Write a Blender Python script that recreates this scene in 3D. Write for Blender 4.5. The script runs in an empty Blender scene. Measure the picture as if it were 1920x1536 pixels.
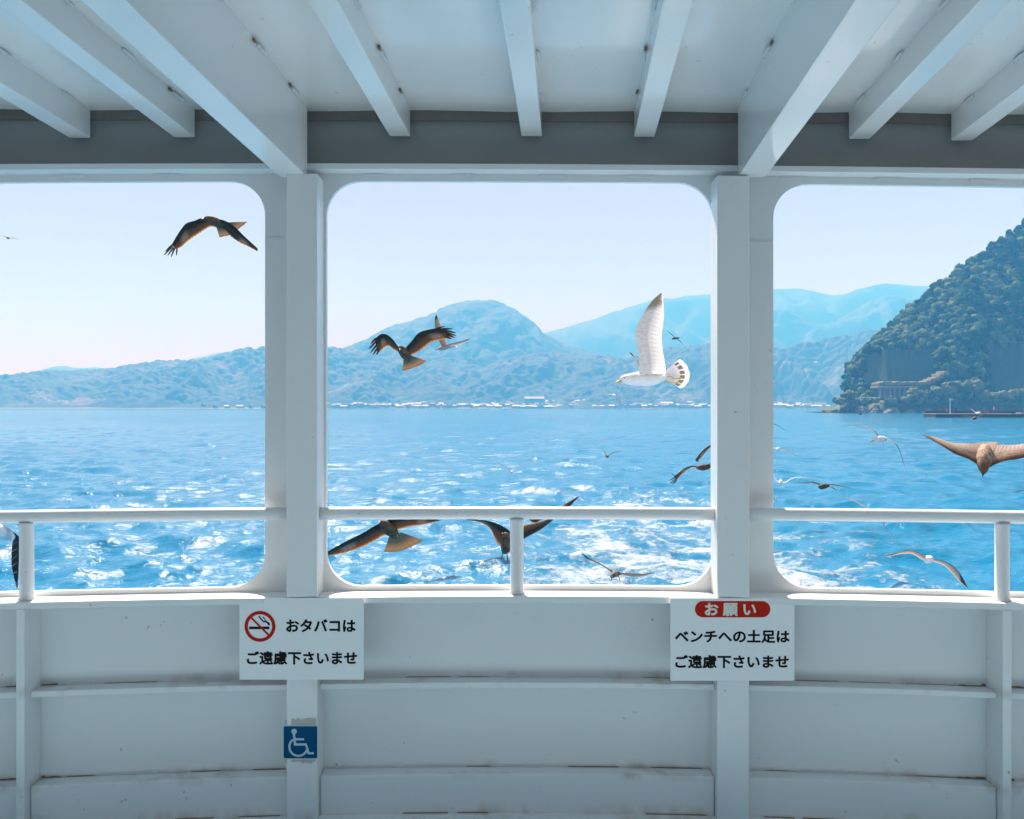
import bpy, bmesh, math, random
import numpy as np
from mathutils import Vector, Matrix

R = math.radians
rng = np.random.default_rng(7)
random.seed(7)
SC = bpy.context.scene
COL = SC.collection

# ------------------------------------------------------------------ camera, sky, sun, exposure
F = 1790.0            # focal length in photo pixels (photo is 1920 wide)
HOR = 764.0           # row of the horizon in the photo
ZC = 2.3              # eye height above the water
cd = bpy.data.cameras.new('camera'); cam = bpy.data.objects.new('camera', cd); COL.objects.link(cam)
cd.sensor_fit = 'HORIZONTAL'; cd.sensor_width = 36.0; cd.lens = 36.0 * F / 1920.0
cd.shift_y = -4.0 / 1920.0
cd.clip_start = 0.05; cd.clip_end = 30000
cam.location = (0, 0, ZC); cam.rotation_euler = (R(90), 0, 0)
SC.camera = cam

SUN_EL, SUN_AZ = 50.0, -14.0
w = bpy.data.worlds.new('World'); SC.world = w; w.use_nodes = True
nt = w.node_tree; nt.nodes.clear()
sky = nt.nodes.new('ShaderNodeTexSky'); sky.sky_type = 'NISHITA'; sky.sun_disc = False
sky.sun_elevation = R(SUN_EL); sky.sun_rotation = R(SUN_AZ); sky.air_density = 0.8; sky.dust_density = 0.0; sky.ozone_density = 2.0
bg = nt.nodes.new('ShaderNodeBackground'); bg.inputs['Strength'].default_value = 0.05
wo = nt.nodes.new('ShaderNodeOutputWorld')
tint = nt.nodes.new('ShaderNodeMix'); tint.data_type = 'RGBA'; tint.blend_type = 'MULTIPLY'; tint.inputs[0].default_value = 1.0
tint.inputs[7].default_value = (1.10, 0.62, 0.54, 1)
flat = nt.nodes.new('ShaderNodeMix'); flat.data_type = 'RGBA'; flat.inputs[0].default_value = 0.55
flat.inputs[7].default_value = (4.7, 3.9, 3.3, 1)      # thin high veil: evens out the clear-sky gradient
nt.links.new(sky.outputs[0], tint.inputs[6]); nt.links.new(tint.outputs[2], flat.inputs[6]); nt.links.new(flat.outputs[2], bg.inputs['Color']); nt.links.new(bg.outputs[0], wo.inputs['Surface'])

sd = bpy.data.lights.new('sun', 'SUN'); sd.energy = 4.5; sd.angle = R(0.55); sd.color = (0.97, 0.97, 1.0)
so = bpy.data.objects.new('sun', sd); COL.objects.link(so)
sv = Vector((math.sin(R(SUN_AZ)) * math.cos(R(SUN_EL)), math.cos(R(SUN_AZ)) * math.cos(R(SUN_EL)), math.sin(R(SUN_EL))))
so.rotation_euler = sv.to_track_quat('Z', 'Y').to_euler(); so.location = sv * 50

SC.view_settings.view_transform = 'Standard'; SC.view_settings.look = 'None'
SC.view_settings.exposure = 1.62; SC.view_settings.gamma = 1.0
SC.cycles.max_bounces = 12; SC.cycles.diffuse_bounces = 6; SC.cycles.glossy_bounces = 4
SC.cycles.transmission_bounces = 4; SC.cycles.volume_bounces = 1; SC.cycles.transparent_max_bounces = 8
SC.cycles.use_denoising = True
SC.cycles.sample_clamp_indirect = 8.0; SC.cycles.sample_clamp_direct = 9.0

# ------------------------------------------------------------------ helpers
def P(px, py, Y):
    """photo pixel at a real distance -> world point"""
    return Vector(((px - 960) / F * Y, Y, ZC - (py - HOR) / F * Y))

def tag(o, label=None, cat=None, group=None, kind=None):
    if label: o['label'] = label
    if cat: o['category'] = cat
    if group: o['group'] = group
    if kind: o['kind'] = kind
    return o

def empty(name, loc=(0, 0, 0)):
    o = bpy.data.objects.new(name, None); COL.objects.link(o); o.location = loc; o.empty_display_size = 0.1
    return o

def link(name, me, mats, parent=None, smooth=False):
    o = bpy.data.objects.new(name, me); COL.objects.link(o)
    for m in (mats if isinstance(mats, (list, tuple)) else [mats]): me.materials.append(m)
    if smooth:
        me.polygons.foreach_set('use_smooth', [True] * len(me.polygons))
    if parent is not None:
        o.parent = parent
        o.matrix_parent_inverse = Matrix.Translation(-Vector(parent.location))
    return o

def mesh_np(name, verts, faces, uv=None):
    me = bpy.data.meshes.new(name)
    verts = np.asarray(verts, dtype=np.float32); faces = np.asarray(faces, dtype=np.int32)
    n, k = faces.shape
    me.vertices.add(len(verts)); me.vertices.foreach_set('co', verts.ravel())
    me.loops.add(n * k); me.loops.foreach_set('vertex_index', faces.ravel())
    me.polygons.add(n); me.polygons.foreach_set('loop_start', np.arange(0, n * k, k, dtype=np.int32))
    me.update(calc_edges=True); me.validate()
    return me

class MB:
    """collects shapes for one mesh"""
    def __init__(s): s.v = []; s.f = []; s.m = []; s.uv = {}
    def add(s, vs, fs, mi=0, uvs=None):
        b = len(s.v); s.v += [tuple(v) for v in vs]
        for f in fs: s.f.append(tuple(i + b for i in f)); s.m.append(mi)
        if uvs is not None:
            for i, t in enumerate(uvs): s.uv[b + i] = t
    def box(s, x0, x1, y0, y1, z0, z1, mi=0):
        v = [(x, y, z) for x in (x0, x1) for y in (y0, y1) for z in (z0, z1)]
        s.add(v, [(0, 1, 3, 2), (4, 6, 7, 5), (0, 4, 5, 1), (2, 3, 7, 6), (0, 2, 6, 4), (1, 5, 7, 3)], mi)
    def tube(s, pts, r, n=16, caps=True, mi=0):
        pts = [Vector(p) for p in pts]; N = len(pts)
        rs = r if isinstance(r, (list, tuple)) else [r] * N
        up = Vector((0, 0, 1)); vs = []
        for i, p in enumerate(pts):
            t = (pts[min(i + 1, N - 1)] - pts[max(i - 1, 0)]).normalized()
            a = t.cross(up)
            if a.length < 1e-3: a = t.cross(Vector((1, 0, 0)))
            a.normalize(); b = t.cross(a)
            for k in range(n):
                th = 2 * math.pi * k / n
                vs.append(p + (a * math.cos(th) + b * math.sin(th)) * rs[i])
        fs = [(i * n + k, i * n + (k + 1) % n, (i + 1) * n + (k + 1) % n, (i + 1) * n + k) for i in range(N - 1) for k in range(n)]
        if caps: fs += [tuple(range(n - 1, -1, -1)), tuple((N - 1) * n + k for k in range(n))]
        s.add(vs, fs, mi)
    def build(s, name, mats, parent=None, smooth=False, bevel=0, extra=None):
        me = bpy.data.meshes.new(name); me.from_pydata(s.v, [], s.f)
        me.polygons.foreach_set('material_index', s.m)
        if s.uv:
            ul = me.uv_layers.new(name='UVMap')
            for l in me.loops: ul.data[l.index].uv = s.uv.get(l.vertex_index, (0, 0))
        me.update()
        bm = bmesh.new(); bm.from_mesh(me); bmesh.ops.recalc_face_normals(bm, faces=bm.faces)
        if bevel:
            es = [e for e in bm.edges if len(e.link_faces) == 2 and e.calc_face_angle(0) > 0.6]
            bmesh.ops.bevel(bm, geom=es, offset=bevel, segments=2, profile=0.5, affect='EDGES', clamp_overlap=True)
        if extra is not None:
            for mi, q in extra:
                if not q.v: continue
                t_ = bpy.data.meshes.new('t'); t_.from_pydata(q.v, [], q.f); old = set(bm.faces)
                bm.from_mesh(t_); bpy.data.meshes.remove(t_)
                nf = [f for f in bm.faces if f not in old]
                for f in nf: f.material_index = mi
                bmesh.ops.recalc_face_normals(bm, faces=nf)
        bm.to_mesh(me); bm.free()
        return link(name, me, mats, parent, smooth)

# ---- numpy noise
def _hash(ix, iy, seed):
    h = (ix.astype(np.int64) * 374761393 + iy.astype(np.int64) * 668265263 + seed * 1442695041) & 0xFFFFFFFF
    h = ((h ^ (h >> 13)) * 1274126177) & 0xFFFFFFFF
    return ((h ^ (h >> 16)) & 0xFFFFFF) / float(0xFFFFFF)
def vnoise(x, y, seed=0):
    ix = np.floor(x); iy = np.floor(y); fx = x - ix; fy = y - iy
    fx = fx * fx * fx * (fx * (fx * 6 - 15) + 10); fy = fy * fy * fy * (fy * (fy * 6 - 15) + 10)
    a = _hash(ix, iy, seed); b = _hash(ix + 1, iy, seed); c = _hash(ix, iy + 1, seed); d = _hash(ix + 1, iy + 1, seed)
    return (a * (1 - fx) + b * fx) * (1 - fy) + (c * (1 - fx) + d * fx) * fy
def fbm(x, y, seed=0, octv=5, gain=0.5):
    t = 0; a = 1.0; n = 0
    for o in range(octv):
        t = t + a * (vnoise(x, y, seed + o * 17) * 2 - 1); n += a; a *= gain; x = x * 2.03 + 11.3; y = y * 2.03 + 5.7
    return t / n
def crowns(x, y, cell, seed):
    """rounded tree-crown bumps (height 0..1)"""
    gx = np.floor(x / cell); gy = np.floor(y / cell); best = np.zeros_like(x)
    for dx in (-1, 0, 1):
        for dy in (-1, 0, 1):
            cx = (gx + dx + 0.15 + 0.7 * _hash(gx + dx, gy + dy, seed)) * cell
            cy = (gy + dy + 0.15 + 0.7 * _hash(gx + dx, gy + dy, seed + 5)) * cell
            rr = cell * (0.5 + 0.35 * _hash(gx + dx, gy + dy, seed + 9))
            q = 1 - ((x - cx) ** 2 + (y - cy) ** 2) / rr ** 2
            best = np.maximum(best, np.sqrt(np.clip(q, 0, 1)) * rr / (0.85 * cell))
    return best

# ------------------------------------------------------------------ materials
MATS = {}
def mat(name, build):
    if name in MATS: return MATS[name]
    m = bpy.data.materials.new(name); m.use_nodes = True
    m.node_tree.nodes.clear(); build(m.node_tree); MATS[name] = m
    return m
def N(t, typ, **kw):
    n = t.nodes.new(typ)
    for k, v in kw.items():
        if k in n.inputs: n.inputs[k].default_value = v
        else: setattr(n, k, v)
    return n
def L(t, a, b): t.links.new(a, b)
def out(t, sh): o = N(t, 'ShaderNodeOutputMaterial'); L(t, sh, o.inputs['Surface']); return o
def ramp(t, fac, stops, interp='LINEAR'):
    r = N(t, 'ShaderNodeValToRGB'); r.color_ramp.interpolation = interp
    el = r.color_ramp.elements
    while len(el) < len(stops): el.new(0.5)
    for e, (p, c) in zip(el, stops): e.position = p; e.color = (*c, 1) if len(c) == 3 else c
    L(t, fac, r.inputs['Fac']); return r.outputs['Color']
def mix(t, fac, a, b, mode='MIX'):
    m = N(t, 'ShaderNodeMix', data_type='RGBA', blend_type=mode)
    if hasattr(fac, 'is_linked') or hasattr(fac, 'links'): L(t, fac, m.inputs[0])
    else: m.inputs[0].default_value = fac
    for s, i in ((a, 6), (b, 7)):
        if isinstance(s, tuple): m.inputs[i].default_value = (*s, 1) if len(s) == 3 else s
        else: L(t, s, m.inputs[i])
    return m.outputs[2]
def math_(t, op, a, b=None, c=None):
    m = N(t, 'ShaderNodeMath', operation=op)
    for i, s in enumerate((a, b, c)):
        if s is None: continue
        if isinstance(s, (int, float)): m.inputs[i].default_value = s
        else: L(t, s, m.inputs[i])
    return m.outputs[0]
def noise(t, scale, detail=4, rough=0.5, vec=None, dist=0.0):
    n = N(t, 'ShaderNodeTexNoise'); n.inputs['Scale'].default_value = scale; n.inputs['Detail'].default_value = detail
    n.inputs['Roughness'].default_value = rough; n.inputs['Distortion'].default_value = dist
    if vec is not None: L(t, vec, n.inputs['Vector'])
    return n.outputs['Fac']
def pos(t, scale=None):
    g = N(t, 'ShaderNodeNewGeometry')
    if scale is None: return g.outputs['Position']
    m = N(t, 'ShaderNodeMapping'); m.inputs['Scale'].default_value = scale; L(t, g.outputs['Position'], m.inputs['Vector'])
    return m.outputs['Vector']

def paint(name, col, rough=0.38, rust=0.5, bump=0.06, stains=False, ior=1.5):
    def b(t):
        p = pos(t)
        big = noise(t, 0.6, 0, 0.0, p); fine = noise(t, 9, 1, 0.5, p)
        c = mix(t, big, tuple(x * 1.0 for x in col), tuple(x * 0.97 for x in col))
        if rust:
            pat = noise(t, 5.5, 3, 0.5, p)
            spot = noise(t, 44, 1, 0.5, p)
            k = math_(t, 'MULTIPLY', ramp(t, pat, [(0.52, (0, 0, 0)), (0.64, (1, 1, 1))]), ramp(t, spot, [(0.745, (0, 0, 0)), (0.78, (1, 1, 1))]))
            c = mix(t, math_(t, 'MULTIPLY', k, rust), c, (0.16, 0.085, 0.045))
            grime = ramp(t, noise(t, 4, 3, 0.55, p), [(0.42, (0, 0, 0)), (0.85, (1, 1, 1))])
            c = mix(t, math_(t, 'MULTIPLY', noise(t, 0.9, 0, 0.0, p), 0.05), c, (0.45, 0.42, 0.36))
        if stains:   # rust and dirt bleeding out of the plate joints
            sp = N(t, 'ShaderNodeSeparateXYZ'); L(t, p, sp.inputs[0]); z = sp.outputs['Z']
            bl = noise(t, 3.1, 2, 0.5, pos(t, (1, 1, 0.3))); st = noise(t, 16, 2, 0.5, pos(t, (1, 1, 0.3)))
            for zz, up, dn, k in ((1.303, 0.022, 0.03, 0.5), (0.968, 0.022, 0.03, 0.5), (0.832, 0.035, 0.01, 0.6)):
                hi = math_(t, 'SUBTRACT', 1.0, math_(t, 'DIVIDE', math_(t, 'ABSOLUTE', math_(t, 'SUBTRACT', z, zz)), up if zz < 0.9 else dn))
                m = math_(t, 'MULTIPLY', math_(t, 'MAXIMUM', hi, 0.0), ramp(t, math_(t, 'ADD', math_(t, 'MULTIPLY', bl, 0.6), math_(t, 'MULTIPLY', st, 0.4)), [(0.52, (0, 0, 0)), (0.66, (1, 1, 1))]))
                c = mix(t, math_(t, 'MULTIPLY', m, k), c, (0.36, 0.25, 0.16))
        bs = N(t, 'ShaderNodeBsdfPrincipled'); bs.inputs['IOR'].default_value = ior; L(t, c, bs.inputs['Base Color'])
        bs.inputs['Roughness'].default_value = rough
        out(t, bs.outputs[0])
    return mat(name, b)
def plain(name, col, rough=0.6, var=0.15, scale=8.0, metal=0.0):
    def b(t):
        n = noise(t, scale, 5, 0.6, pos(t))
        c = mix(t, n, tuple(x * (1 - var) for x in col), tuple(min(1, x * (1 + var)) for x in col))
        bs = N(t, 'ShaderNodeBsdfPrincipled', Roughness=rough, Metallic=metal); bs.inputs['Specular IOR Level'].default_value = 0.5 if rough < 0.7 else 0.15; L(t, c, bs.inputs['Base Color']); out(t, bs.outputs[0])
    return mat(name, b)

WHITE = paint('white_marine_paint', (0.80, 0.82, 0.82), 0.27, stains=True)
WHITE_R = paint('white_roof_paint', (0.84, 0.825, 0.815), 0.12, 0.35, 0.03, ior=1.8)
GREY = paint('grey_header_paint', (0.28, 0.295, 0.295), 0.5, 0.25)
RAILP = paint('rail_paint', (0.76, 0.78, 0.79), 0.3, 0.8)
DECK = paint('blue_deck_paint', (0.40, 0.63, 0.77), 0.5, 0.5)
RUST = plain('rusty_seam', (0.27, 0.185, 0.13), 0.85, 0.5, 30)
BEAD = plain('weld_bead', (0.72, 0.74, 0.75), 0.4, 0.1, 60)

# ------------------------------------------------------------------ the ferry
D0, KW, UC = 3.55, 0.0405, -0.04
def Yw(u): return D0 - KW * (u - UC) ** 2
def camb(u): return 0.013 * (u + 0.208) ** 2
def S(u, d, z):
    """stern coordinates: u across, d inboard of the stern plate, z above the eye"""
    return Vector((u, Yw(u) - d, ZC + z - camb(u) * min(1.0, max(0.0, z / 0.83))))
def U(px, d=0.0):
    u = (px - 960) / F * D0
    for _ in range(12): u = (px - 960) / F * (Yw(u) - d)
    return u
def Zp(py, d=0.0, u=0.0): return -(py - HOR) / F * (Yw(u) - d)
ferry = tag(empty('ferry_boat', (0, D0, ZC - 1.475)), 'white steel ferry stern with roof beams, pillars and open rounded windows', 'ferry')

def wbox(mb, u0, u1, d0, d1, z0, z1, n=None, mi=0):
    n = n or max(1, int(abs(u1 - u0) / 0.12))
    vs = []; fs = []
    for i in range(n + 1):
        u = u0 + (u1 - u0) * i / n
        vs += [S(u, d0, z0), S(u, d1, z0), S(u, d1, z1), S(u, d0, z1)]
    for i in range(n):
        a = 4 * i; b = a + 4
        for k in range(4): fs.append((a + k, a + (k + 1) % 4, b + (k + 1) % 4, b + k))
    fs += [(0, 3, 2, 1), (4 * n, 4 * n + 1, 4 * n + 2, 4 * n + 3)]
    mb.add(vs, fs, mi)

def ring_plate(mb, ua, ub, za, zb, ha, hb, ga, gb, r, d0, d1, nu=18, nc=6):
    """plate [ua,ub]x[za,zb] with a rounded hole [ha,hb]x[ga,gb], between d0 (front) and d1 (back)"""
    inner = []; outer = []
    def arc(cx, cz, a0, c_out, s0, s1):
        for k in range(2 * nc + 1):
            th = a0 + math.pi / 2 * k / (2 * nc)
            inner.append((cx + r * math.cos(th), cz + r * math.sin(th)))
            if k <= nc: f = k / nc; outer.append(tuple(s0[j] + (c_out[j] - s0[j]) * f for j in (0, 1)))
            else: f = (k - nc) / nc; outer.append(tuple(c_out[j] + (s1[j] - c_out[j]) * f for j in (0, 1)))
    def side(i0, i1, o0, o1):
        for k in range(1, nu):
            f = k / nu; inner.append(tuple(i0[j] + (i1[j] - i0[j]) * f for j in (0, 1))); outer.append(tuple(o0[j] + (o1[j] - o0[j]) * f for j in (0, 1)))
    arc(hb - r, gb - r, 0, (ub, zb), (ub, gb - r), (hb - r, zb)); side((hb - r, gb), (ha + r, gb), (hb - r, zb), (ha + r, zb))
    arc(ha + r, gb - r, math.pi / 2, (ua, zb), (ha + r, zb), (ua, gb - r)); side((ha, gb - r), (ha, ga + r), (ua, gb - r), (ua, ga + r))
    arc(ha + r, ga + r, math.pi, (ua, za), (ua, ga + r), (ha + r, za)); side((ha + r, ga), (hb - r, ga), (ha + r, za), (hb - r, za))
    arc(hb - r, ga + r, 1.5 * math.pi, (ub, za), (hb - r, za), (ub, ga + r)); side((hb, ga + r), (hb, gb - r), (ub, ga + r), (ub, gb - r))
    n = len(inner); e = 0.006
    vs = [S(u, d0, z) for u, z in inner] + [S(u, d0, z) for u, z in outer] + [S(u, d1, z) for u, z in inner] + [S(u, d1, z) for u, z in outer]
    fs = []
    for k in range(n):
        j = (k + 1) % n
        fs += [(k, j, n + j, n + k), (2 * n + k, 3 * n + k, 3 * n + j, 2 * n + j), (k, 2 * n + k, 2 * n + j, j), (n + k, n + j, 3 * n + j, 3 * n + k)]
    mb.add(vs, fs)

UL, UR = -3.1, 3.1
Z_SILL = Zp(1118, 0.113); Z_TOP = Zp(340); Z_BOT = Zp(1098)
Z_FL = Zp(318, 0.07); Z_CEIL = Zp(212); Z_DECK = -1.475
PL0, PL1 = U(537, 0.117), U(595, 0.117)
PR0, PR1 = U(1345, 0.117), U(1405, 0.117)
# window plates, one frame per bay
uml, umr = (PL0 + PL1) / 2, (PR0 + PR1) / 2
bays = [(UL, uml, UL + 0.3, U(497)), (uml, umr, U(612), U(1337)), (umr, UR, U(1450), UR - 0.3)]
for (ua, ub, ha, hb) in bays:
    mb = MB(); ring_plate(mb, ua, ub, Z_SILL - 0.02, Z_FL + 0.004, ha, hb, Z_BOT, Z_TOP, 0.128, 0.0, -0.022)
    ms = MB()
    for px0, px1 in ((499, 534), (597, 607), (1407, 1447)):
        u0, u1 = U(px0), U(px1); z = Zp(446 if px0 < 1000 else 449)
        if ua < u0 and u1 < ub: wbox(ms, u0, u1, 0.0005, 0.0035, z - 0.002, z + 0.002, 2)
    mb.build('window_frame', [WHITE, BEAD], ferry, extra=[(1, ms)])
# bulwark plate below the sill, stringers, box at the foot
mb = MB(); wbox(mb, UL, UR, -0.014, 0.0, Z_DECK - 0.75, Z_SILL - 0.021); mb.build('bulwark_plate', WHITE, ferry)
mb = MB(); wbox(mb, UL, UR, 0.0005, 0.113, Z_SILL - 0.024, Z_SILL); mb.build('sill', WHITE, ferry, bevel=0.004)
st0, st1 = U(30, 0.113), U(46, 0.113); sr0, sr1 = U(1880, 0.113), U(1897, 0.113)
segs = [(UL, st0 - 0.001), (st1 + 0.001, PL0 - 0.001), (PL1 + 0.001, PR0 - 0.001), (PR1 + 0.001, sr0 - 0.001), (sr1 + 0.001, UR)]
z_s = Zp(1280, 0.075); z_b = Zp(1452, 0.078)
for a, b in segs:
    # broken rusty seams and weld beads where plates meet
    r1, w1, r2, w2 = MB(), MB(), MB(), MB()
    u = a + 0.06
    while u < b - 0.1:
        l = random.uniform(0.05, 0.32); e = min(u + l, b - 0.03)
        if random.random() < 0.55: wbox(r1, u, e, 0.0008, 0.0035, z_s + 0.0005, z_s + random.uniform(0.001, 0.0025), 3)
        else: wbox(w1, u, e, 0.0008, 0.006, z_s + 0.0005, z_s + 0.006, 3)
        if random.random() < 0.6: wbox(r2, u + 0.03, e, 0.0008, 0.004, z_b + 0.0005, z_b + random.uniform(0.0012, 0.003), 3)
        else: wbox(w2, u, e, 0.0008, 0.007, z_b + 0.0005, z_b + 0.006, 3)
        if random.random() < 0.65: wbox(r2, u, e, 0.079, 0.083, Z_DECK + 0.0015, Z_DECK + 0.004, 3)
        u = e + random.uniform(0.02, 0.1)
    for end, sg in ((a, 1), (b, -1)):
        if abs(abs(end) - 1.78) > 0.14: continue     # corners against the stiffeners hold the most rust
        for q_, zz in ((0.0, z_s), (0.0, z_b)):
            u = end + sg * 0.004
            for k in range(4):
                l = random.uniform(0.012, 0.035); wbox(r1, u, u + sg * l, 0.0008, 0.004 + 0.001 * k, zz + 0.0008, zz + random.uniform(0.002, 0.010 - 0.002 * k), 1); u += sg * (l + 0.001)
    mb = MB(); wbox(mb, a, b, 0.0005, 0.075, z_s - 0.022, z_s); mb.build('stringer', [WHITE, RUST, BEAD], ferry, bevel=0.003, extra=[(1, r1), (2, w1)])
    mb = MB(); wbox(mb, a, b, 0.0785, 0.128, Z_DECK - 0.004, Z_DECK + 0.0012); mb.build('toe_plate', WHITE, ferry)
    mb = MB(); wbox(mb, a, b, 0.0005, 0.078, Z_DECK - 0.01, z_b); mb.build('foot_box', [WHITE, RUST, BEAD], ferry, bevel=0.006, extra=[(1, r2), (2, w2)])
# pillars (upper standing on the sill, lower below it) and flat stiffeners
for a, b in ((PL0, PL1), (PR0, PR1)):
    mb = MB(); wbox(mb, a, b, 0.0005, 0.117, Z_SILL + 0.0005, Zp(333, 0.06), 1); mb.build('pillar', WHITE, ferry, bevel=0.003)
    mb = MB(); wbox(mb, a, b, 0.0005, 0.115, Z_DECK - 0.01, Z_SILL - 0.0245, 1); mb.build('pillar', WHITE, ferry, bevel=0.003)
for a, b in ((st0, st1), (sr0, sr1)):
    mb = MB(); wbox(mb, a, b, 0.0005, 0.113, Z_DECK - 0.01, Z_SILL - 0.0245, 1); mb.build('stiffener', WHITE, ferry, bevel=0.002)
# handrails with their stanchions
zr = Zp(962, 0.06); rr = 0.0232
for (a, b, ps) in ((UL, PL0 - 0.0005, 50), (PL1 + 0.0005, PR0 - 0.0005, 969), (PR1 + 0.0005, UR, 1879)):
    n = 24
    mb = MB(); mb.tube([S(a + (b - a) * i / n, 0.06, zr) for i in range(n + 1)], rr, 20)
    rail = mb.build('handrail', RAILP, ferry, smooth=True)
    u = U(ps, 0.06)
    mb = MB(); mb.tube([S(u, 0.06, Z_SILL + 0.001), S(u, 0.06, Z_SILL + 0.006), S(u, 0.06, Z_SILL + 0.012), S(u, 0.06, zr - 0.03), S(u, 0.06, zr - 0.02)], [0.031, 0.028, 0.0245, 0.0245, 0.0265], 20)
    o = mb.build('stanchion', RAILP, None, smooth=True); o.parent = rail
# header, its bottom flange and the joint strip under the ceiling
hs = [(UL, PL0 + 0.01), (PL1 - 0.01, PR0 + 0.01), (PR1 - 0.01, UR)]
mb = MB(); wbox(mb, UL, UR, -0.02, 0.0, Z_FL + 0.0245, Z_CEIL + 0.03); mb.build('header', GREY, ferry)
mf = MB()
for a, b in hs:
    u = a + 0.15
    while u < b - 0.2:
        wbox(mf, u, u + 0.09, 0.0005, 0.012, Z_FL - 0.01, Z_FL - 0.0005, 2); u += 0.33
mb = MB(); wbox(mb, UL, UR, -0.001, 0.07, Z_FL, Z_FL + 0.022); mb.build('header_flange', [WHITE, BEAD], ferry, bevel=0.003, extra=[(1, mf)])
mb = MB(); wbox(mb, UL, UR, 0.0005, 0.02, Z_CEIL - 0.033, Z_CEIL + 0.01); mb.build('joint_strip', plain('grey_brown_sealed_joint', (0.20, 0.175, 0.165), 0.7, 0.2, 14), ferry)
# ceiling and roof beams
BD = Vector((108 / F, 1.0, -48 / F))
YF = -4.2
def roof_z(x, y): return Z_CEIL + 48 / F * (Yw(x) - y)
mb = MB(); nx, ny = 44, 26; vs = []; fs = []
for j in range(ny + 1):
    for i in range(nx + 1):
        x = -3.4 + 6.8 * i / nx; y1 = Yw(x) - 0.0; y = YF + (y1 - YF) * j / ny
        dent = 0.003 * math.sin(x * 7.7 + 1) * math.sin(y * 3.1)
        vs.append((x, y, ZC + roof_z(x, y) - camb(x) + dent))
k = len(vs); vs += [(a, b, c + 0.03) for a, b, c in vs]
for j in range(ny):
    for i in range(nx):
        a = j * (nx + 1) + i; q = (a, a + 1, a + nx + 2, a + nx + 1); fs += [q, tuple(x + k for x in reversed(q))]
mb.add(vs, fs); mb.build('roof_plate', WHITE_R, ferry, smooth=True)

def beam(px_c, py_b, wid, d_end, h):
    u = U(px_c, d_end); e = S(u, d_end, 0); e.z = ZC + Zp(py_b, d_end, u)
    ztop = ZC + Z_CEIL - camb(u) + 0.02
    mb = MB(); L0 = e.y - YF - 0.02
    s = e - BD * L0
    tt = Vector((0, 0, ztop - e.z + 48 / F * 0.0))
    hw = Vector((wid / 2, 0, 0))
    vs = []
    nseg = 12
    for k in range(nseg + 1):
        p = e + (s - e) * k / nseg
        vs += [p - hw, p + hw, p + hw + tt, p - hw + tt]
    fs = [(4 * k + a, 4 * k + (a + 1) % 4, 4 * k + 4 + (a + 1) % 4, 4 * k + 4 + a) for k in range(nseg) for a in range(4)] + [(0, 1, 2, 3), (4 * nseg + 3, 4 * nseg + 2, 4 * nseg + 1, 4 * nseg)]
    mb.add(vs, fs)
    # intermittent welds along the ceiling joint, some bleeding rust
    m2 = MB(); m3 = MB()
    zt = ztop - 0.02 - e.z
    for t in np.arange(0.12, L0, 0.37):
        for sd_ in (-1, 1):
            p = e - BD * t + Vector((sd_ * (wid / 2 + 0.004), 0, zt - 0.006)); q = p - BD * 0.08
            m2.tube([p, (p + q) / 2, q], [0.005, 0.0065, 0.005], 6)
            if random.random() < 0.45:
                g = p - BD * 0.095; m3.tube([g, g - BD * 0.018], 0.005, 6)
    return mb.build('roof_beam', [WHITE_R, BEAD, RUST], ferry, bevel=0.003, extra=[(1, m2), (2, m3)])
for c, pb in ((-52, 262), (150, 259), (346, 258), (750, 256), (997, 256), (1208, 257), (1611, 261), (1803, 264), (1990, 268)):
    beam(c, pb, 0.076, 0.021, 0.08)
for c in (551, 1409):
    o = beam(c, 333, 0.098, 0.072 if False else 0.071, 0.25)
# deck, sides and the closed front of the shelter
mb = MB(); vs = []; fs = []; nx, ny = 30, 30
for j in range(ny + 1):
    for i in range(nx + 1):
        x = UL + (UR - UL) * i / nx; y1 = Yw(x) - 0.0; y = YF + (y1 - YF) * j / ny; vs.append((x, y, ZC + Z_DECK))
for j in range(ny):
    for i in range(nx):
        a = j * (nx + 1) + i; fs.append((a, a + 1, a + nx + 2, a + nx + 1))
mb.add(vs, fs); mb.build('deck', DECK, ferry)
yb = Yw(UL)
for sx in (-1, 1):
    mb = MB()
    x0, x1 = sorted((sx * 3.1, sx * 3.13))
    mb.box(x0, x1, YF, yb - 0.001, ZC + Z_DECK - 0.7, ZC - 0.62)
    mb.box(x0, x1, YF, yb - 0.001, ZC + 0.78, ZC + 1.3)
    for y in (-2.6, -0.9, 0.8, 2.5): mb.box(x0 - 0.0, x1, y, y + 0.14, ZC - 0.62, ZC + 0.78)
    mb.build('side_wall', WHITE, ferry)
mb = MB(); mb.box(-3.1, 3.1, YF - 0.05, YF, ZC + Z_DECK - 0.7, ZC + 1.5); mb.build('front_bulkhead', WHITE, ferry)

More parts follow.
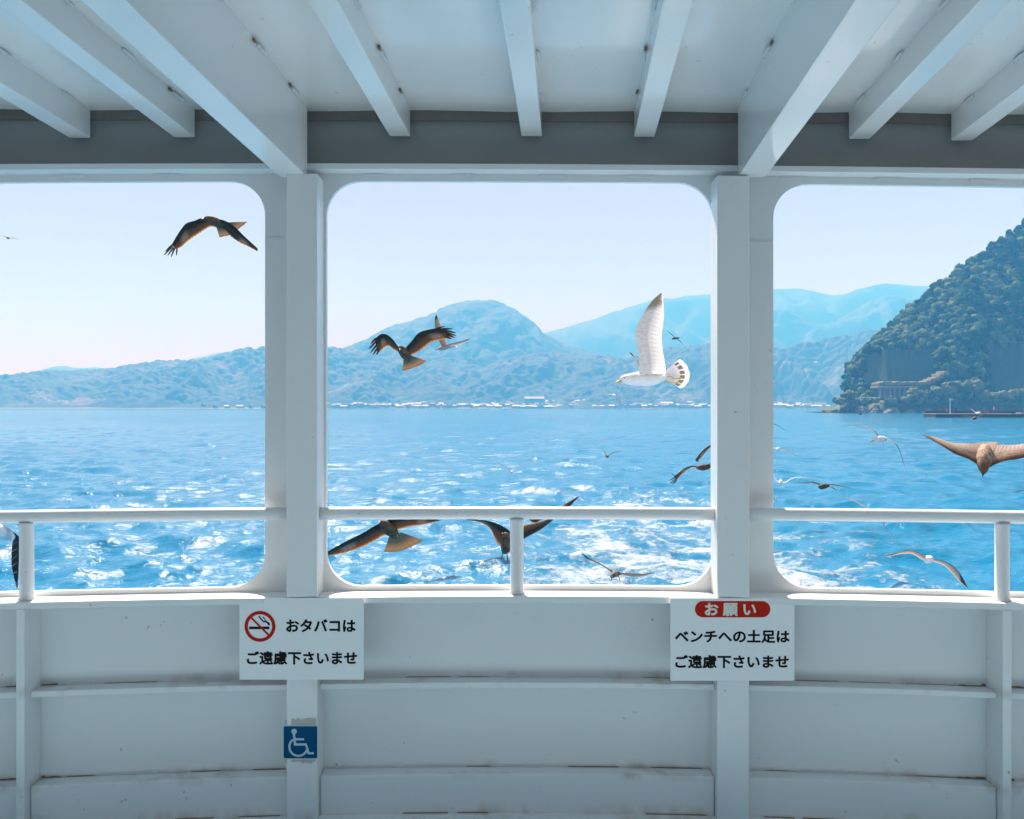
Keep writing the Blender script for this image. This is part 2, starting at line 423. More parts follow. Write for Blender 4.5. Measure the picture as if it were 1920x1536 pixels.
# ------------------------------------------------------------------ signs
INK = plain('black_sign_ink', (0.010, 0.009, 0.009), 0.75, 0.1)
RED = plain('red_sign_ink', (0.50, 0.016, 0.006), 0.75, 0.08)
BOARD = plain('white_sign_plastic', (0.84, 0.86, 0.86), 0.3, 0.04, 5)
CREAM = plain('cream_sign_ink', (0.75, 0.73, 0.66), 0.4, 0.05)
BLUE = plain('blue_sign_face', (0.001, 0.075, 0.19), 0.75, 0.08)
PALEB = plain('pale_blue_sign_print', (0.42, 0.60, 0.66), 0.35, 0.06)
def spt(px, py, Y): return P(px, py, Y)
def rounded_board(name, x0, y0, x1, y1, Y, th, rad, mats, parent=None, bevel=0.0006):
    pts = []
    for cx, cy, a0 in ((x1 - rad, y0 + rad, -90), (x1 - rad, y1 - rad, 0), (x0 + rad, y1 - rad, 90), (x0 + rad, y0 + rad, 180)):
        for k in range(7):
            a = R(a0 + 15 * k); pts.append((cx + rad * math.cos(a), cy + rad * math.sin(a)))
    n = len(pts); mb = MB()
    vs = [spt(x, y, Y) for x, y in pts]; vs += [v + Vector((0, th, 0)) for v in vs]
    mb.add(vs, [tuple(range(n)), tuple(range(2 * n - 1, n - 1, -1))] + [(k, (k + 1) % n, n + (k + 1) % n, n + k) for k in range(n)])
    return mb.build(name, mats, parent)
def child(o, p):
    o.parent = p; return o
def text(name, s, x0, y0, x1, y1, Y, m, parent, bold=0.95, spacing=1.0):
    cu = bpy.data.curves.new('lettering_curve', 'FONT'); cu.body = s; cu.size = 1.0; cu.space_character = spacing
    to = bpy.data.objects.new('lettering_source', cu); COL.objects.link(to)
    dg = bpy.context.evaluated_depsgraph_get(); me = bpy.data.meshes.new_from_object(to.evaluated_get(dg))
    bpy.data.objects.remove(to); bpy.data.curves.remove(cu)
    co = np.empty(len(me.vertices) * 3, dtype=np.float32); me.vertices.foreach_get('co', co); co = co.reshape(-1, 3)
    mn = co.min(0); mx = co.max(0)
    a = spt(x0, y1, Y); b = spt(x1, y0, Y)
    new = np.empty_like(co)
    new[:, 0] = a.x + (co[:, 0] - mn[0]) / (mx[0] - mn[0]) * (b.x - a.x)
    new[:, 2] = a.z + (co[:, 1] - mn[1]) / (mx[1] - mn[1]) * (b.z - a.z)
    new[:, 1] = Y
    fs = [tuple(p.vertices) for p in me.polygons]; bpy.data.meshes.remove(me)
    k = bold * Y / F; mb = MB()
    for i, (dx, dz) in enumerate(((-1, 0.4), (1, -0.4), (0, 1), (0, -1), (0.7, 0.7), (-0.7, -0.7))):
        mb.add(new + np.array([dx * k, -0.00004 * i, dz * k]), fs)
    me = bpy.data.meshes.new(name); me.from_pydata(mb.v, [], mb.f); me.update()
    o = link(name, me, m); return child(o, parent)
def stroke(mb, pts, wd, Y, cap=True):
    """flat stroke of width wd (px) along px points"""
    p = [Vector((x, y)) for x, y in pts]; L_ = []; R_ = []
    for i in range(len(p)):
        t = (p[min(i + 1, len(p) - 1)] - p[max(i - 1, 0)]).normalized(); nrm = Vector((-t.y, t.x))
        if 0 < i < len(p) - 1:
            t1 = (p[i] - p[i - 1]).normalized(); cs = max(0.5, nrm.dot(Vector((-t1.y, t1.x)))); k = wd / 2 / cs
        else: k = wd / 2
        L_.append(p[i] + nrm * k); R_.append(p[i] - nrm * k)
    vs = [spt(q.x, q.y, Y) for q in L_] + [spt(q.x, q.y, Y) for q in R_]; n = len(p)
    mb.add(vs, [(i, i + 1, n + i + 1, n + i) for i in range(n - 1)])
def disc(mb, cx, cy, r0, r1, Y, a0=0, a1=360, n=48):
    vs = []; 
    for k in range(n + 1):
        a = R(a0 + (a1 - a0) * k / n)
        vs += [spt(cx + r0 * math.cos(a), cy + r0 * math.sin(a), Y), spt(cx + r1 * math.cos(a), cy + r1 * math.sin(a), Y)]
    mb.add(vs, [(2 * k, 2 * k + 1, 2 * k + 3, 2 * k + 2) for k in range(n)])

Y1 = Yw((PL0 + PL1) / 2) - 0.1215
s1 = rounded_board('no_smoking_sign', 449, 1121.5, 682, 1274.5, Y1, 0.003, 3, BOARD)
tag(s1, 'white no smoking sign with red ring and black Japanese lettering on the left pillar', 'sign')
e = 0.0006
text('lettering', 'おタバコは', 537.5, 1162, 666, 1184.5, Y1 - e, INK, s1)
text('lettering', 'ご遠慮下さいませ', 463.7, 1222, 668.8, 1245.6, Y1 - e, INK, s1)
mb = MB(); stroke(mb, [(467, 1177.5), (505, 1177.5)], 5.0, Y1 - e)
sm = [(505, 1173), (504, 1168.5), (500, 1166.5), (494, 1165.5), (490.5, 1162), (487, 1158), (485.5, 1155)]
stroke(mb, sm, 2.6, Y1 - e); stroke(mb, [(503.5, 1172), (500, 1166), (497, 1162.5), (495, 1159), (492.5, 1156.8)], 1.7, Y1 - e * 1.3)
child(mb.build('cigarette_symbol', INK), s1)
mb = MB(); disc(mb, 487.4, 1174.7, 22.6, 29.0, Y1 - e * 2); stroke(mb, [(471.5, 1159), (503.5, 1190.7)], 3.7, Y1 - e * 2)
child(mb.build('prohibition_ring', RED), s1)

Y2 = Yw((PR0 + PR1) / 2) - 0.1215
s2 = rounded_board('request_sign', 1257, 1122, 1489.5, 1276.5, Y2, 0.003, 3, BOARD)
tag(s2, 'white sign with red rounded heading and two lines of Japanese lettering on the right pillar', 'sign')
h = rounded_board('heading_pill', 1303, 1127.2, 1444.5, 1157.8, Y2 - e, 0.0005, 15.2, RED); child(h, s2)
text('lettering', 'お 願 い', 1322.6, 1131.5, 1416.7, 1154.5, Y2 - e * 2, CREAM, h)
text('lettering', 'ベンチへの土足は', 1266.4, 1182, 1479.7, 1205, Y2 - e, INK, s2)
text('lettering', 'ご遠慮下さいませ', 1267, 1229, 1478.3, 1252.4, Y2 - e, INK, s2)

Y3 = Yw((PL0 + PL1) / 2) - 0.1185
s3 = rounded_board('wheelchair_sign', 530, 1360, 596.7, 1423.8, Y3, 0.003, 4, PALEB)
tag(s3, 'small square blue wheelchair access sign low on the left pillar', 'sign')
GLUE = plain('old_glue_residue', (0.52, 0.50, 0.43), 0.7, 0.18, 60)
for yy0, yy1, nm in ((1346, 1359.2, 7), (1424.6, 1432, 9)):
    g_ = np.random.default_rng(nm); mb = MB(); n = 14
    top = [(534 + 58 * i / n, yy0 + (g_.random() * 5 if nm == 7 else 0)) for i in range(n + 1)]; bot = [(534 + 58 * i / n, yy1 - (0 if nm == 7 else g_.random() * 4)) for i in range(n + 1)]
    mb.add([spt(x, y, Y3 + 0.0012) for x, y in top] + [spt(x, y, Y3 + 0.0012) for x, y in bot], [(i, i + 1, n + 2 + i, n + 1 + i) for i in range(n)])
    child(mb.build('glue_residue', GLUE), s3)
f3 = rounded_board('blue_face', 532, 1362, 594.7, 1421.8, Y3 - e, 0.0005, 3, BLUE); child(f3, s3)
W3 = lambda x, y: (510 + x / 13.96, 1330 + y / 13.96)
mb = MB(); disc(mb, *W3(580, 583), 0.0, 5.2, Y3 - e * 2)
stroke(mb, [W3(572, 640), W3(605, 922), W3(888, 922), W3(958, 1155), W3(1095, 1150)], 4.4, Y3 - e * 2)
stroke(mb, [W3(590, 785), W3(838, 785)], 4.2, Y3 - e * 2.4)
c = W3(690, 985); disc(mb, c[0], c[1], 14.8, 18.9, Y3 - e * 2.8, 18, 232, 40)
child(mb.build('wheelchair_symbol', PALEB), s3)

# ------------------------------------------------------------------ sea
def water_mat(t):
    p = pos(t)
    sx = N(t, 'ShaderNodeSeparateXYZ'); L(t, p, sx.inputs[0])
    X, Yy = sx.outputs['X'], sx.outputs['Y']
    dist = N(t, 'ShaderNodeVectorMath', operation='LENGTH'); L(t, p, dist.inputs[0]); dist = dist.outputs['Value']
    # churned wake behind the stern: foam broken up by noise, dying out with distance
    def rng_(v, a, b, c, d):
        m = N(t, 'ShaderNodeMapRange'); m.clamp = True
        for i, q in enumerate((a, b, c, d)): m.inputs[i + 1].default_value = q
        L(t, v, m.inputs[0]); return m.outputs[0]
    wob = math_(t, 'MULTIPLY_ADD', noise(t, 0.12, 2, 0.5, pos(t, (0.3, 1, 1))), 3.0, -1.5)
    off = math_(t, 'ABSOLUTE', math_(t, 'SUBTRACT', math_(t, 'ADD', X, wob), math_(t, 'MULTIPLY_ADD', Yy, 0.045, 2.5)))
    edge = rng_(off, 1.2, 5.8, 1.0, 0.0)
    fade = rng_(Yy, 12.0, 46.0, 1.0, 0.0)
    near = rng_(Yy, 3.0, 9.0, 1.2, 1.0)
    amt = math_(t, 'MULTIPLY', math_(t, 'MULTIPLY', edge, fade), near)
    f1 = noise(t, 0.95, 9, 0.62, pos(t, (0.8, 0.62, 1)), 1.1)
    f2 = noise(t, 7.0, 6, 0.7, p)
    fn = math_(t, 'ADD', math_(t, 'MULTIPLY', f1, 0.66), math_(t, 'MULTIPLY', f2, 0.34))
    foam = rng_(math_(t, 'SUBTRACT', fn, math_(t, 'MULTIPLY_ADD', amt, -0.235, 0.69)), -0.03, 0.09, 0.0, 0.85)
    foam = math_(t, 'MULTIPLY', foam, rng_(amt, 0.02, 0.15, 0.0, 1.0))
    # ripples
    b1 = noise(t, 2.2, 4, 0.6, pos(t, (0.7, 1.25, 1)), 0.4)
    b2 = noise(t, 12.0, 4, 0.6, pos(t, (0.7, 1.2, 1)), 0.3)
    b3 = noise(t, 0.35, 3, 0.55, pos(t, (0.6, 1.3, 1)), 0.3)
    hgt = math_(t, 'ADD', math_(t, 'MULTIPLY', b1, math_(t, 'MULTIPLY_ADD', noise(t, 1.0, 3, 0.6, pos(t, (0.05, 0.016, 1))), 0.13, -0.005)), math_(t, 'ADD', math_(t, 'MULTIPLY', b2, 0.021), math_(t, 'MULTIPLY', b3, rng_(dist, 40.0, 200.0, 0.10, 0.30))))
    hgt = math_(t, 'ADD', hgt, math_(t, 'MULTIPLY', foam, 0.03))
    bp = N(t, 'ShaderNodeBump'); bp.inputs['Strength'].default_value = 1.0; bp.inputs['Distance'].default_value = 1.0
    L(t, hgt, bp.inputs['Height'])
    bs = N(t, 'ShaderNodeBsdfPrincipled'); bs.inputs['IOR'].default_value = 1.33
    c = mix(t, noise(t, 0.03, 3, 0.5, p), (0.0, 0.135, 0.29), (0.0, 0.18, 0.35))
    c = mix(t, foam, c, (0.42, 0.50, 0.56)); L(t, c, bs.inputs['Base Color'])
    L(t, math_(t, 'MULTIPLY_ADD', foam, 0.5, 0.10), bs.inputs['Roughness'])
    L(t, bp.outputs[0], bs.inputs['Normal']); out(t, bs.outputs[0])
WATER = mat('sea_water', water_mat)
NR, r0, r1 = 860, 2.6, 9000.0
th = np.concatenate([np.linspace(-100, -34, 40, endpoint=False), np.linspace(-34, 34, 560), np.linspace(34, 100, 41)[1:]]) * math.pi / 180
rad = r0 * (400 / r0) ** (np.arange(NR) / (NR - 1)); rad = np.concatenate([rad, np.array([500, 700, 1100, 1800, 3500, 9000.0])])
RR, TT = np.meshgrid(rad, th, indexing='ij')
WX = RR * np.sin(TT); WY = RR * np.cos(TT); WZ = np.zeros_like(WX)
dr = np.gradient(rad)[:, None] * np.ones_like(TT)
wr = np.random.default_rng(3)
for i in range(110):
    lam = 0.20 * (4.2 / 0.20) ** (wr.random()); k = 2 * math.pi / lam
    a = wr.normal(0.45, 0.75); amp = 0.0064 * lam ** 0.5
    ph = wr.random() * 6.28; q = k * (WX * math.sin(a) + WY * math.cos(a)) + ph + 0.6 * fbm(WX / lam / 5, WY / lam / 5, i, 2)
    fadew = np.clip(lam / (2.6 * np.maximum(dr, RR * 0.0027)) - 1, 0, 1)
    env = 0.55 + 0.9 * vnoise(WX / (lam * 6), WY / (lam * 6), 100 + i)
    WZ += amp * fadew * env * (1 - np.abs(np.sin(q / 2))) * 2 - amp * fadew * env
# churn of the wake
off = np.abs(WX - (0.75 + 0.055 * WY)); wk = np.clip(1 - off / 4.2, 0, 1) * np.clip((48 - WY) / 34, 0, 1)
WZ += wk * 0.045 * fbm(WX * 1.3, WY * 1.1, 55, 5, 0.6)
nr, nt_ = RR.shape
idx = np.arange(nr * nt_).reshape(nr, nt_)
fc = np.stack([idx[:-1, :-1], idx[:-1, 1:], idx[1:, 1:], idx[1:, :-1]], -1).reshape(-1, 4)
me = mesh_np('sea', np.stack([WX, WY, WZ], -1).reshape(-1, 3), fc)
sea = tag(link('sea', me, WATER, smooth=True), kind='structure')

# ------------------------------------------------------------------ hills
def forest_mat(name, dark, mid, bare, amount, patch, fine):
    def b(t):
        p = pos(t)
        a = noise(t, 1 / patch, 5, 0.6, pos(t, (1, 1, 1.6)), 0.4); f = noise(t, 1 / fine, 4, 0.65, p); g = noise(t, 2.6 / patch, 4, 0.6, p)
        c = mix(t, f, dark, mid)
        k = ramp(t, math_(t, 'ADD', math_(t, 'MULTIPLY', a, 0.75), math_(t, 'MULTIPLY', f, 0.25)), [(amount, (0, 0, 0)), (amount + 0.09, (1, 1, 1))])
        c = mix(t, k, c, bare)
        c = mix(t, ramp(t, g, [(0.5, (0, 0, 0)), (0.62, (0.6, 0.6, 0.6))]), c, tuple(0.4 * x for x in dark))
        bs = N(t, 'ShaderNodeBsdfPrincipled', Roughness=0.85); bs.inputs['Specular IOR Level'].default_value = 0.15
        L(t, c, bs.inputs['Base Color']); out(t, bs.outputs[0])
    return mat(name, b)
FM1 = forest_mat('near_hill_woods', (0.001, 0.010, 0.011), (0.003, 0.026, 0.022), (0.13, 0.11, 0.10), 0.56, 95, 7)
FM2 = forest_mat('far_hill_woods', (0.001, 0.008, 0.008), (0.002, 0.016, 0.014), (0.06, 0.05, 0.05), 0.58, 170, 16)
HILLS = {}
def hill(name, sky_pts, Yf, Yr, step, cell, ch, m, seed, spur=0.32, pw=0.85, foot=3.0, depth_wob=0.0):
    """a ridge whose skyline follows sky_pts (photo px) at distance Yr, falling to its foot at Yf"""
    sp = np.array(sky_pts, float)
    x0, x1 = (sp[0, 0] - 960) / F * Yr, (sp[-1, 0] - 960) / F * Yr
    nx = int((x1 - x0) / step); nf = max(14, int((Yr - Yf) * 1.15 / step)); nb = max(5, nf // 4)
    xs = np.linspace(x0, x1, nx); ts = np.concatenate([np.linspace(0, 1, nf), np.linspace(1, 1.5, nb)[1:]])
    TT, XX = np.meshgrid(ts, xs, indexing='ij')
    H = np.interp(xs / Yr * F + 960, sp[:, 0], ZC - (sp[:, 1] - HOR) / F * Yr)
    ksm = max(1, int(14 / step)); H = np.convolve(np.pad(H, ksm, mode='edge'), np.ones(2 * ksm + 1) / (2 * ksm + 1), 'valid')
    H = H[None, :] * np.ones_like(TT)
    YY = Yf + (Yr - Yf) * TT + depth_wob * fbm(XX / 160, TT * 0.3, seed + 3, 3) * (1 - TT)
    sc = (Yr - Yf)
    rid = 1 - np.abs(fbm(XX / (sc * 0.42) + 0.25 * fbm(XX / 90, YY / 90, seed + 8, 3), YY / (sc * 0.95), seed, 4)) * 2.2
    prof = np.clip(TT, 0, 1) ** pw * np.where(TT > 1, 1 - (TT - 1) * 1.2, 1)
    w_ = np.clip(TT * (1 - TT), 0, 1) * 4
    Z = (H - foot) * (prof + spur * w_ * (rid - 0.55)) + foot * np.clip(TT * 6, 0, 1)
    Z += w_ * H * 0.05 * fbm(XX / 45, YY / 45, seed + 31, 4)
    edge = np.clip(TT * 10, 0, 1) * np.clip((1.06 - TT) * 10, 0.12, 1)
    Z += (crowns(XX, YY, cell, seed + 40) - 0.35) * ch * edge * (0.6 + 0.8 * vnoise(XX / 50, YY / 50, seed + 2))
    HILLS[name] = (XX, YY, Z)
    id_ = np.arange(Z.size).reshape(Z.shape)
    f = np.stack([id_[:-1, :-1], id_[:-1, 1:], id_[1:, 1:], id_[1:, :-1]], -1).reshape(-1, 4)
    me = mesh_np('hill', np.stack([XX, YY, Z], -1).reshape(-1, 3), f)
    return tag(link('hill', me, m, smooth=False), kind='structure')
# farthest, faint ranges
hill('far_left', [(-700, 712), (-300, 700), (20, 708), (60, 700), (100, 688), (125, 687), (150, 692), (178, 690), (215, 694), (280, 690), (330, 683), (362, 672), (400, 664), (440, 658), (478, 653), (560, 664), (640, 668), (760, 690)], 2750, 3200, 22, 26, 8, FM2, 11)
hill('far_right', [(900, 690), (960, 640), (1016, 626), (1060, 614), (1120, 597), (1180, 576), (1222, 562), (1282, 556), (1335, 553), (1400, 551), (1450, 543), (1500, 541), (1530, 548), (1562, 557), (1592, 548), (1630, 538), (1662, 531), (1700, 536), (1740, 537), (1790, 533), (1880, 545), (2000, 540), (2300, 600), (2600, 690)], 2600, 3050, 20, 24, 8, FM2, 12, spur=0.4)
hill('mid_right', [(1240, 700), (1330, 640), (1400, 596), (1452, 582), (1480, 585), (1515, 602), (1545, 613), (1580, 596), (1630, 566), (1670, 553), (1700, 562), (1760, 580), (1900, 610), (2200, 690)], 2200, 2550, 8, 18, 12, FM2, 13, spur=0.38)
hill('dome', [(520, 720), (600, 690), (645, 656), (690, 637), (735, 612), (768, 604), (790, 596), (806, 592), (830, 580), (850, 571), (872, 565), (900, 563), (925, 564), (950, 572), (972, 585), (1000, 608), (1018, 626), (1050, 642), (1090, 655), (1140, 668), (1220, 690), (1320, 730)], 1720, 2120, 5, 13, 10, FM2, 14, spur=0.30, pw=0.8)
# the wooded hills along the far shore
YS = 1280.0
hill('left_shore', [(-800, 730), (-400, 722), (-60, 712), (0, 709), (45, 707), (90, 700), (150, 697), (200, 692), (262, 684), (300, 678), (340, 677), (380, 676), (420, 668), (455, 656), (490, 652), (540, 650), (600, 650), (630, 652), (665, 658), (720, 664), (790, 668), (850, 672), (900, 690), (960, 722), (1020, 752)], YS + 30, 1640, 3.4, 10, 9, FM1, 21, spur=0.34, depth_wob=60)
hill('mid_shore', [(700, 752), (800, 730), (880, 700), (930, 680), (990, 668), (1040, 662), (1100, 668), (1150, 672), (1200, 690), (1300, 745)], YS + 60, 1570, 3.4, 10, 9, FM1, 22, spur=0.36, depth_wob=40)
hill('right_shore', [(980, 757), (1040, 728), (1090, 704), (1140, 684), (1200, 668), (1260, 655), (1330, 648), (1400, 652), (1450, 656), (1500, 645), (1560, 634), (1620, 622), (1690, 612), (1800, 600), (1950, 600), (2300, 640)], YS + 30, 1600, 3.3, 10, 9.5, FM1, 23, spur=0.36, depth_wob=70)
# flat shore in front of the hills
mb = MB()
n = 60
vs = []; fs = []
for i in range(n + 1):
    x = -900 + 1800 * i / n; y = YS + 10 * math.sin(i * 1.7) + 6 * math.sin(i * 0.63)
    vs += [(x, y, -1), (x, y + 0.4, 0.9), (x, y + 160, 3.0)]
for i in range(n): fs += [(3 * i, 3 * i + 3, 3 * i + 4, 3 * i + 1), (3 * i + 1, 3 * i + 4, 3 * i + 5, 3 * i + 2)]
mb.add(vs, fs)
tag(mb.build('shore', plain('shore_concrete', (0.20, 0.19, 0.17), 0.8, 0.3, 0.2)), kind='structure')

# ------------------------------------------------------------------ headland on the right
def hl_top(px): return np.interp(px, [1540, 1560, 1598, 1612, 1622, 1630, 1656, 1697, 1721, 1740, 1759, 1770, 1778, 1791, 1820, 1840, 1880, 1920, 1980, 2080, 2300], [771, 771, 768, 748, 708, 682, 657, 621, 600, 577, 566, 560, 548, 538, 523, 502, 478, 449, 415, 380, 350])
YH0, YH1 = 400.0, 493.0
px = np.linspace(1540, 2330, 300); ts = np.concatenate([np.linspace(0, 1, 80), np.linspace(1, 1.35, 12)[1:]])
TT, PX = np.meshgrid(ts, px, indexing='ij')
CLF = np.clip((PX - 1628) / 14, 0, 1) * np.clip((1772 - PX) / 10, 0, 1)              # first hollowed cliff
CL2 = np.clip((PX - 1850) / 14, 0, 1) * np.clip((2050 - PX) / 20, 0, 1)              # second hollowed cliff
Yg = YH0 + (YH1 - YH0) * TT
Xg = (PX - 960) / F * (Yg - 0.25 * (Yg - YH0))
Hh = ZC - (hl_top(PX) - HOR) / F * YH1
Xm = (PX - 960) / F * YH1
prof = np.clip(TT, 0, 1) ** 0.62 * np.where(TT > 1, 1 - (TT - 1) * 0.8, 1)
Zg = Hh * prof
rid = fbm(Xg / 24, TT * 1.2, 61, 4)
Zg += rid * 6.5 * np.clip(TT * 4, 0, 1) * np.clip((1.0 - TT) * 2, 0, 1)
Zg = np.maximum(Zg, 1.0 + 1.4 * np.clip(TT * 8, 0, 1))
clh = 27.5 + 3.5 * fbm(PX / 60, PX * 0, 62, 3)
for M_, hh, tb in ((CLF, clh, 0.36), (CL2, clh + 2.5, 0.34)):
    base = 3.5 + 4 * np.clip(TT / tb, 0, 1)
    cz = np.where(TT < tb, base, hh + (Hh - hh) * np.clip((TT - tb) / (1 - tb), 0, 1.2) ** 0.85)
    Zg = Zg * (1 - M_) + np.minimum(Hh * 0.99 + 0 * TT, cz) * M_
Xo = np.concatenate([Xg[:1], Xg]); Yo = np.concatenate([Yg[:1] - 1.2 - 1.5 * np.abs(fbm(Xg[:1] / 3, Xg[:1] * 0, 77, 3)), Yg]); Zo = np.concatenate([Zg[:1] * 0 - 1.2, Zg])
Yo[1] += 1.3 * fbm(Xg[0] / 2.2, Xg[0] * 0, 79, 3); Zo[1] += 0.8 * fbm(Xg[0] / 3.1, Xg[0] * 0, 78, 4)
id_ = np.arange(Zo.size).reshape(Zo.shape)
f = np.stack([id_[:-1, :-1], id_[:-1, 1:], id_[1:, 1:], id_[1:, :-1]], -1).reshape(-1, 4)
def rock_m(t):
    p = pos(t); n = noise(t, 0.30, 8, 0.7, pos(t, (1, 1, 0.22)), 0.6); g = N(t, 'ShaderNodeNewGeometry')
    c = ramp(t, n, [(0.34, (0.010, 0.014, 0.012)), (0.52, (0.045, 0.046, 0.04)), (0.68, (0.16, 0.14, 0.11))])
    up = N(t, 'ShaderNodeSeparateXYZ'); L(t, g.outputs['Normal'], up.inputs[0])
    c = mix(t, ramp(t, up.outputs['Z'], [(0.35, (0, 0, 0)), (0.6, (1, 1, 1))]), c, (0.06, 0.085, 0.03))
    bs = N(t, 'ShaderNodeBsdfPrincipled', Roughness=0.9); L(t, c, bs.inputs['Base Color'])
    bp = N(t, 'ShaderNodeBump'); bp.inputs['Strength'].default_value = 0.9; bp.inputs['Distance'].default_value = 2.0; L(t, n, bp.inputs['Height']); L(t, bp.outputs[0], bs.inputs['Normal'])
    out(t, bs.outputs[0])
ROCK = mat('headland_rock', rock_m)
me = mesh_np('headland', np.stack([Xo, Yo, Zo], -1).reshape(-1, 3), f)
tag(link('headland', me, ROCK, smooth=True), kind='structure')

# ---- foliage: crowns built of many small leaf clumps
def leaf_mat(name, cols, scale=0.07, trans=0.25):
    def b(t):
        oi = math_(t, 'MULTIPLY_ADD', N(t, 'ShaderNodeNewGeometry').outputs['Random Per Island'], 0.55, math_(t, 'MULTIPLY_ADD', noise(t, scale, 3, 0.6, pos(t)), 0.8, -0.18)); f = noise(t, scale * 22, 3, 0.6, pos(t))
        c = ramp(t, math_(t, 'ADD', math_(t, 'MULTIPLY', oi, 0.7), math_(t, 'MULTIPLY', f, 0.3)), [(0.36, cols[0]), (0.5, cols[1]), (0.66, cols[2])])
        d = N(t, 'ShaderNodeBsdfDiffuse'); L(t, c, d.inputs['Color']); tr = N(t, 'ShaderNodeBsdfTranslucent'); L(t, c, tr.inputs['Color'])
        m = N(t, 'ShaderNodeMixShader'); m.inputs[0].default_value = trans; L(t, d.outputs[0], m.inputs[1]); L(t, tr.outputs[0], m.inputs[2]); out(t, m.outputs[0])
    return mat(name, b)
LEAF = leaf_mat('headland_leaves', [(0.004, 0.016, 0.006), (0.028, 0.058, 0.018), (0.14, 0.17, 0.06)])  # crown variety, with lit and dark crown contrast spread into the colours
SHRUB = leaf_mat('shore_shrub_leaves', [(0.06, 0.085, 0.03), (0.11, 0.14, 0.05), (0.20, 0.19, 0.11)], 0.2)
def crown_variant(seed, sub=3):
    bm = bmesh.new(); bmesh.ops.create_icosphere(bm, subdivisions=sub, radius=1.0)
    v = np.array([q.co[:] for q in bm.verts]); f = np.array([[q.index for q in p.verts] for p in bm.faces]); bm.free()
    o = seed * 3.7
    n1 = 0.5 * (vnoise(v[:, 0] * 1.9 + o, v[:, 1] * 1.9 + v[:, 2] * 1.3, seed) + vnoise(v[:, 1] * 1.9 - o, v[:, 2] * 2.1 + v[:, 0], seed + 1))
    g = np.random.default_rng(seed)
    n2 = g.random(len(v))
    v = v * (0.56 + 0.66 * n1 + 0.42 * (n2 - 0.5))[:, None]
    return v, f
CRV = [crown_variant(200 + i) for i in range(12)]
def crown_mass(name, centres, radii, m, hz=0.85):
    vs = []; fs = []; n = 0
    for i, (c, r) in enumerate(zip(centres, radii)):
        v, f = CRV[i % len(CRV)]; a = rng.random() * 6.28; ca, sa = math.cos(a), math.sin(a)
        q = np.stack([v[:, 0] * ca - v[:, 1] * sa, v[:, 0] * sa + v[:, 1] * ca, v[:, 2] * hz * (0.85 + 0.4 * rng.random())], 1) * r + np.asarray(c)
        vs.append(q); fs.append(f + n); n += len(v)
    return link(name, mesh_np(name, np.concatenate(vs), np.concatenate(fs)), m)
cent = []; radi = []
tries = rng.random((48000, 2))
Zi = Zg; nT, nP = Zg.shape
used = {}
for a, b in tries:
    jp = a * (nP - 2); it = (b ** 0.8) * (79) ; j = int(jp); i = int(it)
    x = Xg[i, j]; y = Yg[i, j]; z = Zg[i, j]; p_ = PX[i, j]; tt = TT[i, j]
    slope = abs(Zg[min(i + 1, nT - 1), j] - Zg[max(i - 1, 0), j]) / max(0.1, Yg[min(i + 1, nT - 1), j] - Yg[max(i - 1, 0), j])
    m1 = CLF[i, j]; m2 = CL2[i, j]
    ivy = rng.random() < 0.16 and tt > 0.02 and float(vnoise(np.array([x / 7.0]), np.array([z / 5.0]), 91)[0]) > 0.45
    if m1 > 0.3 and (tt < 0.37 or slope > 6) and not ivy: continue
    if m2 > 0.3 and (tt < 0.35 or slope > 6) and not ivy: continue
    if tt < 0.05 or p_ < 1614: continue
    r = 1.05 + 1.65 * rng.random() ** 2.0
    key = (int(x // 2.15), int(y // 2.15), int(z // 2.6))
    if used.get(key, 0) > 0: continue
    used[key] = 1
    cent.append((x + rng.normal() * 0.8, y + rng.normal() * 0.8, z + r * 0.35 + rng.normal() * 0.4)); radi.append(r)
forest = crown_mass('woodland', np.array(cent), radi, LEAF)
tag(forest, 'dense dark evergreen woodland covering the steep headland', 'woodland', kind='stuff')
print('crowns', len(cent))

# ------------------------------------------------------------------ haze: the air between
def haze_m(t):
    v = N(t, 'ShaderNodeVolumePrincipled'); v.inputs['Color'].default_value = (0.14, 0.53, 0.98, 1)
    v.inputs['Absorption Color'].default_value = (1, 1, 1, 1); v.inputs['Density'].default_value = 0.00080; v.inputs['Anisotropy'].default_value = -0.32
    o = N(t, 'ShaderNodeOutputMaterial'); L(t, v.outputs[0], o.inputs['Volume'])
HAZE = mat('sea_haze', haze_m)
mb = MB(); mb.box(-3600, 3600, -60, 3900, -2.0, 415); hz = mb.build('haze', HAZE)
tag(hz, 'pale blue sea haze in the air over the bay', 'haze', kind='stuff')

# ------------------------------------------------------------------ headland: road gallery, wall, shrubs, rocks
CONC = plain('weathered_concrete', (0.24, 0.23, 0.21), 0.85, 0.35, 0.5)
PALE = plain('pale_painted_metal', (0.62, 0.66, 0.68), 0.4, 0.1, 3)
def pbox(mb, x0, x1, y0, y1, Y, depth, mi=0):
    a = P(x0, y1, Y); b = P(x1, y0, Y); mb.box(a.x, b.x, Y, Y + depth, a.z, b.z, mi)
g = tag(empty('rock_shed', P(1685, 745, 403)), 'grey concrete rock shed gallery over the road at the foot of the dark cliff', 'gallery')
mb = MB(); pbox(mb, 1648, 1724, 724, 727.5, 402, 10); 
o = mb.build('gallery_roof', CONC, g, bevel=0.1)
for i in range(9):
    mb = MB(); pbox(mb, 1650 + i * 9, 1652.4 + i * 9, 727.6, 747, 402.3, 0.7); mb.build('column', CONC, g)
mb = MB(); pbox(mb, 1648, 1724, 728, 747, 408, 0.7); mb.build('back_wall', CONC, g)
mb = MB()
